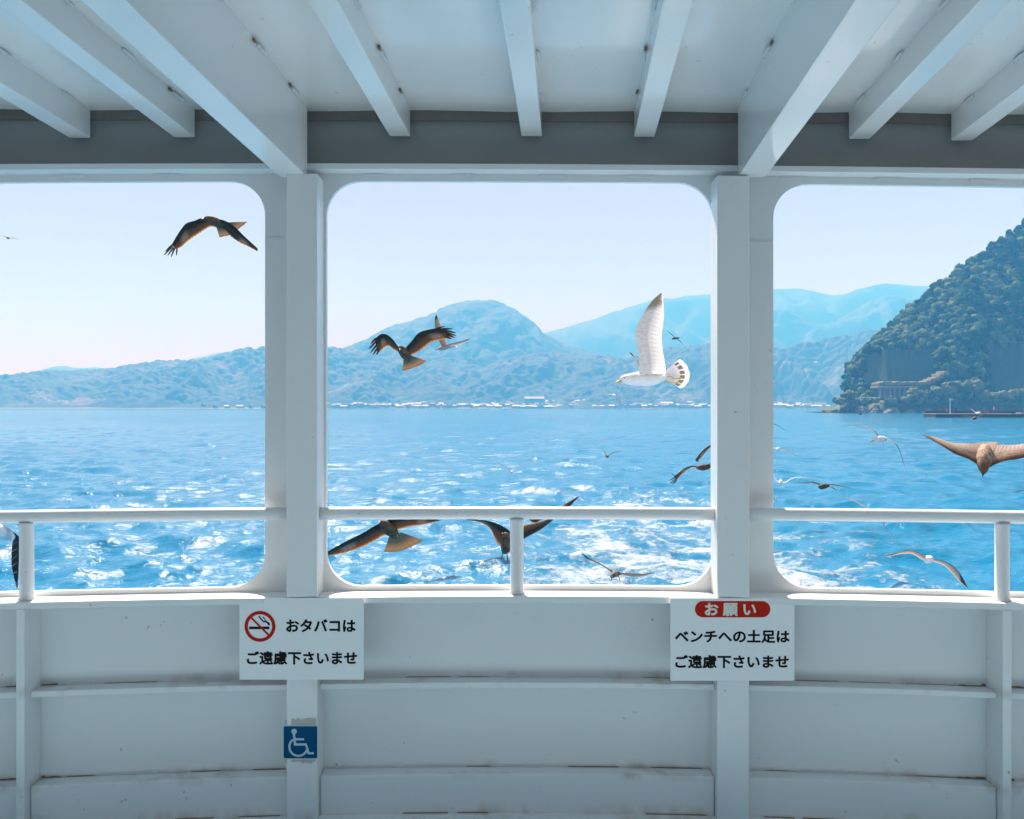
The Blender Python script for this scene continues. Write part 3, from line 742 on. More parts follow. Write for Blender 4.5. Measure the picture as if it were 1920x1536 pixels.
for k in range(16):   # sloping grassy cover running up along the cliff
    xa, xb = 1648 + k * 8.2, 1656.3 + k * 8.2
    t = (k + 0.5) / 16; yt = 722 - 2 * t - 32 * max(0, t - 0.68) ** 1.4 * 3.2
    pbox(mb, xa, xb, yt - 4 - random.random() * 3, yt + 2, 401.8 + random.random() * .6, 9)
tag(mb.build('grass_bank', plain('dry_grass', (0.17, 0.155, 0.085), 0.9, 0.4, 0.6), bevel=0.4), 'pale dry grass ledge climbing from the gallery roof along the dark cliff', 'grass', kind='stuff')
mb = MB(); pbox(mb, 1612, 1649, 744.5, 746.2, 401, 0.3)
for i in range(7): pbox(mb, 1613 + i * 6, 1613.7 + i * 6, 746.2, 751, 401.1, 0.2)
tag(mb.build('guard_rail', PALE), 'thin white guard rail on the road left of the gallery', 'guard rail')
mb = MB(); pbox(mb, 1845, 1990, 735.5, 737.5, 400, 0.3)
for i in range(12): pbox(mb, 1847 + i * 12, 1848 + i * 12, 737.5, 743, 400.1, 0.2)
tag(mb.build('guard_rail', PALE), 'long white guard rail below the right-hand cliff', 'guard rail')
# orange-topped marker post
mk = tag(empty('marker_post', P(1738, 741, 397)), 'small pale and orange marker post among the shore shrubs', 'post')
mb = MB(); a = P(1738, 741, 397); mb.tube([a, a + Vector((0, 0, 0.8))], [0.32, 0.28], 10); mb.build('post_base', PALE, mk)
mb = MB(); mb.tube([a + Vector((0, 0, 0.8)), a + Vector((0, 0, 2.3))], [0.35, 0.22], 10); mb.build('post_cap', plain('faded_orange_paint', (0.55, 0.26, 0.10), 0.6, 0.2), mk)
# sea-stack rock with scrub
def rock(name, px0, px1, ytop, Y, lab, seed, mat_=None, yb=771.5):
    bm = bmesh.new(); bmesh.ops.create_icosphere(bm, subdivisions=4, radius=1.0)
    a = P(px0, yb, Y); b = P(px1, ytop, Y); cx = (a.x + b.x) / 2; hw = (b.x - a.x) / 2; h = b.z - a.z
    for v in bm.verts:
        n = 0.75 + 0.5 * float(fbm(np.array([v.co.x * 1.7 + seed]), np.array([v.co.z * 2.2 + v.co.y * 1.3]), seed, 4)[0]) 
        f = max(0.0, v.co.z)
        v.co = Vector((cx + v.co.x * hw * n * (1.12 - 0.45 * f) + hw * 0.25 * f, Y + v.co.y * hw * 0.9 * n, -0.6 + a.z * 0 + f * h * (0.9 + 0.25 * (n - 0.75))))
    me = bpy.data.meshes.new(name); bm.to_mesh(me); bm.free()
    return tag(link(name, me, mat_ or ROCK, smooth=False), lab, 'rock')
rock('sea_stack', 1566, 1607, 728, 398, 'dark pointed rock standing in the sea just left of the headland', 71)
for i, (a, b, yt, q) in enumerate(((1598, 1632, 755, 'low pale shore rock beneath the white guard rail'), (1628, 1650, 757, 'small dark cleft shore rock left of the gallery'), (1650, 1692, 756, 'flat grey shore rock in front of the gallery columns'), (1690, 1722, 760, 'low grey rock at the waterline right of the gallery'), (1720, 1752, 760, 'low brown rock at the waterline below the marker post'))):
    rock('shore_rock', a, b, yt, 395 + i * .7, q, 80 + i, plain('pale_shore_rock', (0.21, 0.18, 0.15), 0.9, 0.45, 0.4))
# shrubs along the shore, each its own crown and stem
shr = [(1575, 752, 10, 'low'), (1592, 742, 11, 'tall'), (1622, 752, 8, 'l'), (1640, 750, 7, 'l'), (1668, 751, 8, 'l'), (1706, 748, 12, 'l'), (1722, 742, 15, 'l'), (1745, 746, 13, 'l'), (1757, 737, 16, 'l'), (1775, 741, 16, 'l'), (1792, 728, 18, 'l'), (1790, 745, 15, 'l'), (1812, 738, 17, 'l'), (1830, 728, 18, 'l'), (1838, 744, 15, 'l'), (1862, 748, 13, 'l'), (1880, 745, 13, 'l'), (1898, 742, 14, 'l'), (1915, 742, 15, 'l'), (1938, 742, 16, 'l')]
shl = ['round scrub bush low on the sea stack', 'upright scrub bush near the top of the sea stack', 'small bush below the white guard rail', 'small bush beside the left end of the gallery', 'bush in front of the gallery columns', 'pale bush right of the gallery', 'pale domed bush left of the marker post', 'pale bush right of the marker post', 'rounded shore tree above and right of the marker post', 'green shore tree behind the pier lamp', 'tall shore tree at the foot of the wooded spur', 'green bush low behind the pier lamp', 'shore tree between the pier lamp and the second cliff', 'leafy shore tree left of the second cliff', 'green bush below the leafy tree left of the second cliff', 'bush under the left end of the long guard rail', 'dense bush below the long guard rail, second from its left', 'dense bush below the middle of the long guard rail', 'dense bush below the long guard rail at the photo edge', 'dense bush below the long guard rail just past the photo edge']
for (px_, py_, r_, _), lb in zip(shr, shl):
    Y = 393 + rng.random() * 4; c = P(px_, py_, Y); rad_ = r_ / F * Y
    r0_ = tag(empty('shore_shrub', (c.x, c.y, c.z - rad_)), lb, 'shrub', 'shrubs along the headland shore')
    k = 7; cs = [c + Vector((rng.normal() * 0.42, rng.normal() * 0.3, rng.normal() * 0.22)) * rad_ for _ in range(k)]
    cr = crown_mass('crown', [tuple(q) for q in cs], [rad_ * (0.45 + 0.25 * rng.random()) for _ in range(k)], SHRUB)
    cr.parent = r0_; cr.matrix_parent_inverse = Matrix.Translation(-r0_.location)
    mb = MB(); mb.tube([(c.x, c.y, max(-0.5, c.z - rad_ * 2.2)), (c.x + 0.2, c.y, c.z - rad_ * 0.4), (c.x, c.y, c.z)], [0.25, 0.18, 0.08], 7)
    t_ = mb.build('trunk', plain('bark', (0.09, 0.065, 0.045), 0.9, 0.3, 2), r0_)

# ------------------------------------------------------------------ pier with people
YP = 217.0
pr = tag(empty('pier', P(1840, 783, YP)), 'low dark concrete pier with a raised parapet reaching in from the right', 'pier')
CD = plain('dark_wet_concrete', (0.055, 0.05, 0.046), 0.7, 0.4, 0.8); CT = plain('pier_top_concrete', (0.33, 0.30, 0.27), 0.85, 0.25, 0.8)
xl = P(1754.5, 783, YP).x; xr = P(2150, 783, YP).x; z0 = P(0, 775.8, YP).z
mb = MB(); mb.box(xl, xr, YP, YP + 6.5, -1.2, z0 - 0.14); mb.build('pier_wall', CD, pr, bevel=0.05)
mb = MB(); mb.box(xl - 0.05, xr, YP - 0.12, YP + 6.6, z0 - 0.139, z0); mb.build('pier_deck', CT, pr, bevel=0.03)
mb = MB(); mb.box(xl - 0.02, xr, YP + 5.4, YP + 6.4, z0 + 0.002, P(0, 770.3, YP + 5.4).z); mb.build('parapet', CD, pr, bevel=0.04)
mb = MB(); 
for i in range(11):
    x = xl + 1.2 + i * 4.1
    mb = MB(); mb.tube([(x, YP - 0.16, z0 - 0.45), (x, YP - 0.16, -0.3)], 0.14, 10); mb.build('fender', plain('black_rubber', (0.012, 0.012, 0.013), 0.7, 0.2), pr)
# lamp post
lx = P(1781.5, 775, YP + 1.5)
lp = tag(empty('lamp_post', (lx.x, YP + 1.5, z0)), 'pale blue navigation lamp post with short arms on the pier', 'lamp post')
LB = plain('pale_blue_paint', (0.33, 0.55, 0.68), 0.4, 0.1)
mb = MB(); mb.tube([(lx.x, YP + 1.5, z0 + 0.002), (lx.x, YP + 1.5, z0 + 0.3), (lx.x, YP + 1.5, z0 + 3.1)], [0.2, 0.12, 0.10], 10); mb.build('pole', LB, lp)
mb = MB(); mb.tube([(lx.x - 0.2, YP + 1.5, z0 + 3.12), (lx.x + 0.75, YP + 1.5, z0 + 3.25)], 0.06, 8); mb.build('arm', LB, lp)
mb = MB(); mb.tube([(lx.x, YP + 1.5, z0 + 3.1), (lx.x, YP + 1.5, z0 + 3.45)], [0.2, 0.14], 10); mb.build('lamp_housing', LB, lp)
# people: one continuous skinned body each, hair and clothes as separate colours of the mesh or children
SKIN = plain('skin', (0.42, 0.25, 0.18), 0.6, 0.08); HAIR = plain('dark_hair', (0.02, 0.016, 0.014), 0.6, 0.2)
def person(px_, Y, z, h, face, top, bottom, lab, sit=False, lean=0.0, arm=0.25):
    x = (px_ - 960) / F * Y; k = h / 1.7
    J = {'pel': (0, 0, .93), 'bel': (0, 0, 1.08), 'che': (0, -.01, 1.30), 'nec': (0, 0, 1.47), 'hd1': (0, -.01, 1.56), 'hd2': (0, -.01, 1.66)}
    E = [('pel', 'bel'), ('bel', 'che'), ('che', 'nec'), ('nec', 'hd1'), ('hd1', 'hd2')]
    rad_ = {'pel': .145, 'bel': .135, 'che': .15, 'nec': .055, 'hd1': .085, 'hd2': .075}
    for s_, n_ in ((-1, 'l'), (1, 'r')):
        J[n_ + 'sh'] = (s_ * .19, 0, 1.40); J[n_ + 'el'] = (s_ * .25, .03 - .05 * s_ * arm, 1.13); J[n_ + 'wr'] = (s_ * .22, -arm, 0.95 + arm * .4); J[n_ + 'hn'] = (s_ * .21, -arm - .05, .88 + arm * .45)
        J[n_ + 'hp'] = (s_ * .09, 0, .88); J[n_ + 'kn'] = (s_ * .11, -.03, .49); J[n_ + 'an'] = (s_ * .11, .02, .09); J[n_ + 'to'] = (s_ * .13, -.13, .035)
        if sit:
            J[n_ + 'kn'] = (s_ * .13, -.40, .86); J[n_ + 'an'] = (s_ * .13, -.38, .46); J[n_ + 'to'] = (s_ * .14, -.50, .42)
        E += [('che', n_ + 'sh'), (n_ + 'sh', n_ + 'el'), (n_ + 'el', n_ + 'wr'), (n_ + 'wr', n_ + 'hn'), ('pel', n_ + 'hp'), (n_ + 'hp', n_ + 'kn'), (n_ + 'kn', n_ + 'an'), (n_ + 'an', n_ + 'to')]
        rad_.update({n_ + 'sh': .07, n_ + 'el': .05, n_ + 'wr': .036, n_ + 'hn': .035, n_ + 'hp': .10, n_ + 'kn': .062, n_ + 'an': .045, n_ + 'to': .04})
    names = list(J); drop = .42 if sit else 0.0
    cf, sf = math.cos(face), math.sin(face)
    vs = []
    for n_ in names:
        a, b, c = J[n_]; c -= drop; b -= lean * max(0, c - .9)
        vs.append(((a * cf - b * sf) * k, (a * sf + b * cf) * k, c * k))
    me = bpy.data.meshes.new('person'); me.from_pydata(vs, [(names.index(a), names.index(b)) for a, b in E], [])
    o = bpy.data.objects.new('person_source', me); COL.objects.link(o)
    m = o.modifiers.new('skin', 'SKIN'); m.use_smooth_shade = True
    sv_ = me.skin_vertices[0].data
    for i, n_ in enumerate(names): sv_[i].radius = (rad_[n_] * k, rad_[n_] * k); sv_[i].use_root = (n_ == 'pel')
    o.modifiers.new('sub', 'SUBSURF').levels = 1
    o.modifiers['sub'].render_levels = 1
    dg = bpy.context.evaluated_depsgraph_get(); dg.update()
    me2 = bpy.data.meshes.new_from_object(o.evaluated_get(dg)); bpy.data.objects.remove(o)
    me2.materials.clear()
    p = bpy.data.objects.new('person', me2); COL.objects.link(p); p.location = (x, Y, z)
    for q in (SKIN, top, bottom): me2.materials.append(q)
    hipz = (0.93 - drop) * k; nz = (1.47 - drop) * k
    for f in me2.polygons:
        c = f.center; hand = (abs(c.x * cf + c.y * sf) > 0.15 * k and c.z < (1.0 + arm * .4 - drop) * k and c.z > hipz - .12 * k)
        f.material_index = 0 if c.z > nz else (0 if hand and c.z < (0.96 + arm * .4 - drop) * k else (1 if c.z > hipz else 2))
        f.use_smooth = True
    mb = MB(); hc = Vector((0, 0, (1.635 - drop) * k))
    bm = bmesh.new(); bmesh.ops.create_icosphere(bm, subdivisions=2, radius=.098 * k)
    vs_ = [v.co + hc + Vector((sf * -.02, cf * .02, .012)) * k for v in bm.verts]; mb.add(vs_, [tuple(v.index for v in f.verts) for f in bm.faces]); bm.free()
    hr = mb.build('hair', HAIR, None, smooth=True); hr.parent = p
    return tag(p, lab, 'person', 'people on the pier')
cl = lambda n, c: plain(n, c, 0.85, 0.12)
person(1769, YP + 1.2, z0, 1.78, 0.5, cl('dark_red_jacket', (0.20, 0.035, 0.02)), cl('dark_blue_trousers', (0.03, 0.05, 0.10)), 'standing person in a dark red jacket left of the pier lamp', arm=0.3)
person(1776, YP + 1.0, z0, 1.65, -0.6, cl('orange_brown_top', (0.36, 0.13, 0.06)), cl('brown_trousers', (0.14, 0.09, 0.06)), 'crouching person in an orange brown top right beside the pier lamp', sit=True, lean=.3)
person(1792.5, YP + 2.0, z0, 1.55, 0.2, cl('black_coat', (0.02, 0.018, 0.02)), cl('black_trousers', (0.015, 0.015, 0.02)), 'standing person in a dark coat right of the pier lamp', arm=0.1)
person(1863.5, YP + 3.6, z0, 1.75, 0.9, cl('pale_blue_shirt', (0.42, 0.52, 0.60)), cl('grey_trousers', (0.10, 0.11, 0.13)), 'standing person in a pale blue shirt by the parapet at the right', arm=0.2)
# gear lying on the pier
def gear(name, px0, px1, h, Y, m, lab, cat, bev=0.05, lid=None):
    a = (px0 - 960) / F * Y; b = (px1 - 960) / F * Y
    r_ = tag(empty(name, ((a + b) / 2, Y, z0)), lab, cat)
    mb = MB(); mb.box(a, b, Y, Y + 0.6, z0 + 0.003, z0 + h * 0.8); mb.build('box_body', m, r_, bevel=bev)
    mb = MB(); mb.box(a - .02, b + .02, Y - .02, Y + 0.62, z0 + h * 0.8 + .002, z0 + h); mb.build('lid', lid or m, r_, bevel=bev * 0.6)
gear('cool_box', 1846.5, 1856, 0.42, YP + 2.5, cl('red_plastic', (0.40, 0.03, 0.025)), 'long red cool box lying on the pier', 'cool box')
gear('tackle_box', 1841.5, 1846, 0.38, YP + 2.4, cl('blue_plastic', (0.03, 0.10, 0.30)), 'small blue tackle box left of the red cool box', 'box')
gear('gear_bag', 1897, 1905, 0.36, YP + 2.6, cl('black_canvas', (0.02, 0.022, 0.03)), 'dark gear bag on the pier near the right edge', 'bag', 0.12)
gear('gear_bag', 1906, 1914, 0.3, YP + 2.2, cl('pale_canvas', (0.45, 0.52, 0.60)), 'pale gear bag on the pier near the right edge', 'bag', 0.1)
gear('gear_bag', 1915, 1921, 0.36, YP + 2.8, cl('grey_canvas', (0.16, 0.17, 0.19)), 'grey gear bag on the pier at the photo edge', 'bag', 0.1)
# floating buoy
b_ = P(1613.5, 776, 300); bo = tag(empty('buoy', (b_.x, 300, 0)), 'small dark buoy floating off the headland', 'buoy')
mb = MB(); mb.tube([(b_.x, 300, -0.3), (b_.x, 300, -0.1), (b_.x, 300, 0.3), (b_.x, 300, 0.55), (b_.x, 300, 0.62)], [0.2, 0.5, 0.55, 0.35, 0.1], 14); mb.build('float', cl('black_float', (0.02, 0.02, 0.025)), bo, smooth=True)
mb = MB(); mb.tube([(b_.x, 300, 0.6), (b_.x, 300, 0.95)], 0.05, 8); mb.build('ring_post', cl('black_float', (0.02, 0.02, 0.025)), bo)

# ------------------------------------------------------------------ village on the far shore
WALLC = [plain('house_wall_' + n, c, 0.85, 0.15, 0.6) for n, c in (('cream', (0.14, 0.14, 0.13)), ('grey', (0.07, 0.075, 0.08)), ('brown', (0.035, 0.03, 0.028)), ('white', (0.22, 0.23, 0.24)))]
ROOFC = [plain('house_roof_' + n, c, 0.72, 0.3, 0.9) for n, c in (('silver', (0.20, 0.22, 0.25)), ('slate', (0.06, 0.068, 0.08)), ('pale', (0.42, 0.43, 0.44)), ('rust', (0.12, 0.085, 0.07)))]
DARKW = plain('dark_window', (0.03, 0.035, 0.04), 0.2, 0.1)
def house_mesh(w_, d_, h_, rh, wi, ri, rot=False):
    mb = MB(); mb.box(-w_ / 2, w_ / 2, 0, d_, 0, h_, 0)
    o_ = 0.45
    if rot: pr_ = [(-w_ / 2 - o_, h_), (0, h_ + rh), (w_ / 2 + o_, h_)]; v = [(x, y, z) for y in (-o_, d_ + o_) for x, z in pr_]
    else: pr_ = [(-o_, h_), (d_ / 2, h_ + rh), (d_ + o_, h_)]; v = [(x, y, z) for x in (-w_ / 2 - o_, w_ / 2 + o_) for y, z in pr_]
    mb.add(v + [(a, b, c + 0.25) for a, b, c in v], [(0, 1, 4, 3), (1, 2, 5, 4), (6, 9, 10, 7), (7, 10, 11, 8), (0, 3, 9, 6), (2, 8, 11, 5), (0, 6, 7, 1), (1, 7, 8, 2), (3, 4, 10, 9), (4, 5, 11, 10), (0, 2, 5, 3)], 1)
    nW = max(1, int(w_ / 2.4))
    for i in range(nW):
        x = -w_ / 2 + (i + 0.5) * w_ / nW
        mb.box(x - 0.45, x + 0.45, -0.06, -0.005, 0.9, min(h_ - 0.4, 2.0), 2)
    me = bpy.data.meshes.new('shore_house'); me.from_pydata(mb.v, [], mb.f); me.polygons.foreach_set('material_index', mb.m); me.update()
    for m in (WALLC[wi], ROOFC[ri], DARKW): me.materials.append(m)
    return me
hm = [house_mesh(w_ * .62, d_ * .7, h_ * .72, rh * .75, wi, ri, rt) for w_, d_, h_, rh, wi, ri, rt in ((8, 9, 4.2, 2.0, 0, 0, False), (10, 8, 3.6, 2.2, 2, 2, False), (7, 9, 5.2, 1.9, 1, 0, True), (12, 9, 4.0, 2.0, 3, 2, False), (8, 8, 4.6, 2.2, 2, 1, True), (9, 10, 5.4, 2.2, 0, 3, False), (15, 9, 3.6, 1.8, 1, 2, False))]
def put_house(me, x, y, z, lab, group):
    o = bpy.data.objects.new('shore_house', me); COL.objects.link(o); o.location = (x, y, z); o.rotation_euler = (0, 0, rng.normal() * 0.12)
    return tag(o, lab, 'house', group)
spots = []
pxh = 380
while pxh < 1556:
    spots.append(pxh); pxh += (26 if pxh < 600 else 5.0) * (0.7 + 0.6 * rng.random())
for q in spots:
    if 498 < q < 612 or 1336 < q < 1448: 
        if rng.random() < 0.9: continue
    row = int(rng.random() * 2.4); Y = YS + 12 + row * 11 + rng.random() * 5
    z = 1.0 + row * 1.7 + rng.random() * 0.4
    seg = ('tiny pale-roofed house in the sparse row on the left shore' if q < 600 else 'tiny pale-roofed house on the far shore below the domed hill' if q < 985 else 'tiny pale-roofed house on the far shore below the flying white gull' if q < 1400 else 'tiny pale-roofed house on the far shore left of the headland')
    put_house(hm[int(rng.integers(len(hm)))], (q - 960) / F * Y, Y, z, seg, seg.replace('tiny pale-roofed house', 'houses'))
def hall(px0, px1, yt, yb, Y, wi, ri, lab):
    w_ = (px1 - px0) / F * Y; h_ = (yb - yt) / F * Y
    r_ = tag(empty('shore_hall', ((px0 + px1 - 1920) / 2 / F * Y, Y, P(0, yb, Y).z)), lab, 'building')
    cx = r_.location.x; z = r_.location.z
    mb = MB(); mb.box(cx - w_ / 2, cx + w_ / 2, Y, Y + 14, z, z + h_ * 0.7); mb.build('wall', WALLC[wi], r_)
    mb = MB(); v = [(x, y, zz) for x in (cx - w_ / 2 - .6, cx + w_ / 2 + .6) for y, zz in ((Y - .6, z + h_ * .7), (Y + 7, z + h_), (Y + 14.6, z + h_ * .7))]
    mb.add(v + [(a, b, c + .3) for a, b, c in v], [(0, 1, 4, 3), (1, 2, 5, 4), (6, 9, 10, 7), (7, 10, 11, 8), (0, 3, 9, 6), (2, 8, 11, 5), (0, 6, 7, 1), (1, 7, 8, 2), (3, 4, 10, 9), (4, 5, 11, 10)])
    mb.build('roof', ROOFC[ri], r_)
    for i in range(max(2, int(w_ / 6))):
        x = cx - w_ / 2 + (i + .5) * w_ / max(2, int(w_ / 6)); mb = MB(); mb.box(x - 1.2, x + 1.2, Y - .08, Y - .005, z + h_ * .25, z + h_ * .5); mb.build('window', DARKW, r_)
hall(984, 1020, 744, 757, YS + 52, 1, 0, 'large grey hall with a pale roof above the shore houses')
hall(1024, 1048, 751, 759, YS + 44, 3, 2, 'mid sized pale hall right of the large grey hall')
hall(1073, 1102, 749.5, 758, YS + 48, 1, 2, 'broad hall with a bright roof between the domed hill and the white gull')
hall(976, 1042, 761, 767, YS + 12, 2, 2, 'long low boathouse with a pale roof at the waterline')
hall(1240, 1262, 754, 760, YS + 40, 0, 2, 'bright roofed shore building under the white gull tail')
hall(1290, 1330, 752.5, 759, YS + 44, 3, 2, 'long bright roofed shore building left of the right pillar')

# ------------------------------------------------------------------ birds
def feather_mat(name, cov, fl, tipc, tip0, edge, nf, trans, bands=0.0, patch=None, under_tip=0.5, blot=None, scal=0.55, lead_shade=None):
    """plumage by wing span (u) and chord (v): coverts, flight feathers with shaft lines, darker hand, pale trailing edge, optional painted shade at the leading edge"""
    def b(t):
        uv = N(t, 'ShaderNodeUVMap'); sp = N(t, 'ShaderNodeSeparateXYZ'); L(t, uv.outputs[0], sp.inputs[0]); u, v = sp.outputs[0], sp.outputs[1]
        n = noise(t, 9, 5, 0.65, uv.outputs[0]); m = N(t, 'ShaderNodeMapping'); m.inputs['Scale'].default_value = (40, 7, 1); L(t, uv.outputs[0], m.inputs[0]); n2 = noise(t, 1.0, 3, 0.6, m.outputs[0])
        k = ramp(t, math_(t, 'MULTIPLY_ADD', n, 0.25, v), [(0.50, (0, 0, 0)), (0.62, (1, 1, 1))])
        c = mix(t, k, mix(t, n2, tuple(x * 0.65 for x in cov), tuple(min(1, x * 1.45) for x in cov)), fl)
        vm = N(t, 'ShaderNodeMapping'); vm.inputs['Scale'].default_value = (nf * 1.9, 9, 1); L(t, uv.outputs[0], vm.inputs[0])
        vo = N(t, 'ShaderNodeTexVoronoi', feature='DISTANCE_TO_EDGE'); L(t, vm.outputs[0], vo.inputs['Vector']); vo.inputs['Scale'].default_value = 1.0
        ed = math_(t, 'MULTIPLY', ramp(t, vo.outputs['Distance'], [(0.0, (1, 1, 1)), (0.16, (0, 0, 0))]), math_(t, 'SUBTRACT', 1.0, k))
        c = mix(t, math_(t, 'MULTIPLY', ed, scal), c, tuple(min(1, x * 2.3) for x in cov))
        if bands:
            w_ = math_(t, 'SINE', math_(t, 'MULTIPLY', v, 46.0)); w_ = math_(t, 'MULTIPLY', ramp(t, w_, [(0.45, (0, 0, 0)), (0.7, (1, 1, 1))]), k)
            c = mix(t, math_(t, 'MULTIPLY', w_, bands), c, tuple(x * 0.35 for x in fl))
        if patch:
            pu = ramp(t, u, [(patch[1] - 0.13, (0, 0, 0)), (patch[1] - 0.05, (1, 1, 1)), (patch[1] + 0.05, (1, 1, 1)), (patch[1] + 0.12, (0, 0, 0))])
            pv = ramp(t, v, [(0.25, (0, 0, 0)), (0.4, (1, 1, 1)), (0.75, (1, 1, 1)), (0.9, (0, 0, 0))])
            c = mix(t, math_(t, 'MULTIPLY', math_(t, 'MULTIPLY', pu, pv), 0.32), c, patch[0])
        if tipc:
            tu = math_(t, 'ADD', u, math_(t, 'MULTIPLY', v, -0.10))
            c = mix(t, ramp(t, tu, [(tip0, (0, 0, 0)), (tip0 + 0.07, (1, 1, 1))]), c, tipc)
        ln = math_(t, 'ABSOLUTE', math_(t, 'SINE', math_(t, 'MULTIPLY', math_(t, 'MULTIPLY_ADD', v, 0.05, u), math.pi * nf)))
        ln = math_(t, 'MULTIPLY', ramp(t, ln, [(0.0, (1, 1, 1)), (0.34, (0, 0, 0))]), ramp(t, v, [(0.42, (0, 0, 0)), (0.6, (1, 1, 1))]))
        c = mix(t, math_(t, 'MULTIPLY', ln, 0.7), c, tuple(x * 0.42 for x in fl))
        if blot:
            bv = ramp(t, v, [(0.56, (0, 0, 0)), (0.63, (1, 1, 1)), (0.78, (1, 1, 1)), (0.83, (0, 0, 0))])
            bu = ramp(t, math_(t, 'ADD', math_(t, 'ABSOLUTE', math_(t, 'SINE', math_(t, 'MULTIPLY', u, math.pi * 6))), math_(t, 'MULTIPLY', noise(t, 7, 2, 0.5, uv.outputs[0]), 0.8)), [(0.75, (0, 0, 0)), (0.95, (1, 1, 1))])
            c = mix(t, math_(t, 'MULTIPLY', bv, bu), c, blot)
        if lead_shade: c = mix(t, ramp(t, math_(t, 'MULTIPLY_ADD', n, 0.16, v), [(0.16, (1, 1, 1)), (0.30, (0, 0, 0))]), c, lead_shade)  # shade along the leading edge, painted into the plumage
        if edge: c = mix(t, ramp(t, v, [(0.86, (0, 0, 0)), (0.96, (1, 1, 1))]), c, edge)
        d = N(t, 'ShaderNodeBsdfPrincipled', Roughness=0.6); d.inputs['Specular IOR Level'].default_value = 0.25; L(t, c, d.inputs['Base Color'])
        tr = N(t, 'ShaderNodeBsdfTranslucent'); L(t, mix(t, 0.6, c, (0.9, 0.55, 0.25), 'MULTIPLY') if trans[1] else c, tr.inputs['Color'])
        ms = N(t, 'ShaderNodeMixShader'); L(t, math_(t, 'MULTIPLY', ramp(t, v, [(0.40, (0.05, 0.05, 0.05)), (0.95, (1, 1, 1))]), trans[0]), ms.inputs[0]); L(t, d.outputs[0], ms.inputs[1]); L(t, tr.outputs[0], ms.inputs[2]); out(t, ms.outputs[0])
    return mat(name, b)
def plume(name, a, b_, scale, head=None):
    def b(t):
        g = N(t, 'ShaderNodeTexCoord'); n = noise(t, scale, 4, 0.7, g.outputs['Object'])
        c = ramp(t, n, [(0.35, a), (0.62, b_)])
        if head:
            uv = N(t, 'ShaderNodeUVMap'); sp = N(t, 'ShaderNodeSeparateXYZ'); L(t, uv.outputs[0], sp.inputs[0])
            c = mix(t, ramp(t, math_(t, 'MULTIPLY_ADD', n, 0.3, sp.outputs[1]), [(0.48, (1, 1, 1)), (0.68, (0, 0, 0))]), c, mix(t, n, tuple(x * 0.5 for x in head), head))  # brown head, with shading on head and neck put into the colour
        d = N(t, 'ShaderNodeBsdfPrincipled', Roughness=0.75); d.inputs['Specular IOR Level'].default_value = 0.2
        L(t, c, d.inputs['Base Color']); out(t, d.outputs[0])
    return mat(name, b)
KB = plume('kite_body_plumage', (0.035, 0.022, 0.013), (0.16, 0.11, 0.065), 26)
KBT = plume('sunlit_kite_back_plumage', (0.08, 0.046, 0.025), (0.44, 0.34, 0.26), 30, (0.17, 0.095, 0.045))  # back paled as sunlit, head end shaded, both in the colour
KW_ = feather_mat('kite_wing_plumage', (0.024, 0.015, 0.009), (0.07, 0.042, 0.022), None, 0.8, (0.30, 0.17, 0.075), 17, (0.42, True), 0.45, ((0.34, 0.31, 0.28), 0.72))
KWT = feather_mat('sunlit_kite_wing_plumage', (0.26, 0.19, 0.14), (0.38, 0.305, 0.26), (0.16, 0.11, 0.08), 0.80, None, 17, (0.25, True), 0.3, None, 0.5, None, 0.6, (0.10, 0.055, 0.028))  # upper wing paled as sunlit, leading edge shade painted in
KT = feather_mat('kite_tail_plumage', (0.15, 0.105, 0.06), (0.26, 0.185, 0.10), None, 0.8, (0.13, 0.075, 0.035), 9, (0.42, True), 0.55)
KF = feather_mat('kite_primary_feathers', (0.028, 0.017, 0.012), (0.05, 0.026, 0.015), None, 0.8, None, 1, (0.4, True))
GB = plume('gull_white_plumage', (0.68, 0.72, 0.78), (0.80, 0.83, 0.87), 14)
GBS = plume('gull_grey_plumage', (0.20, 0.20, 0.21), (0.55, 0.54, 0.53), 14)
GW = feather_mat('gull_underwing_plumage', (0.66, 0.68, 0.72), (0.72, 0.71, 0.72), (0.30, 0.265, 0.215), 0.73, (0.88, 0.86, 0.88), 22, (0.55, False), scal=0.08)
GWU = feather_mat('gull_upper_wing_plumage', (0.26, 0.24, 0.23), (0.38, 0.34, 0.31), (0.045, 0.04, 0.042), 0.70, (0.62, 0.57, 0.53), 16, (0.35, True), scal=0.2)
GWP = feather_mat('pale_gull_wing_plumage', (0.62, 0.60, 0.60), (0.70, 0.68, 0.67), (0.42, 0.38, 0.36), 0.80, None, 16, (0.4, False), scal=0.1)
GWK = feather_mat('gull_black_tip_plumage', (0.66, 0.66, 0.68), (0.72, 0.72, 0.74), (0.012, 0.012, 0.014), 0.34, None, 12, (0.15, False), scal=0.05)
GT = feather_mat('gull_tail_plumage', (0.80, 0.80, 0.82), (0.78, 0.77, 0.77), None, 0.8, (0.85, 0.85, 0.85), 9, (0.45, False), scal=0.05)
GTB = feather_mat('gull_barred_tail_plumage', (0.80, 0.80, 0.82), (0.80, 0.79, 0.80), None, 0.8, (0.88, 0.88, 0.88), 9, (0.4, False), 0.0, None, 0.5, (0.20, 0.17, 0.13), 0.05)
YEL = plain('yellow_beak', (0.62, 0.42, 0.03), 0.4, 0.1); DKB = plain('dark_horn', (0.03, 0.032, 0.036), 0.35, 0.1); REDB = plain('red_beak_tip', (0.35, 0.05, 0.02), 0.4, 0.1)
CERE = plain('blue_grey_cere', (0.22, 0.30, 0.36), 0.4, 0.1)

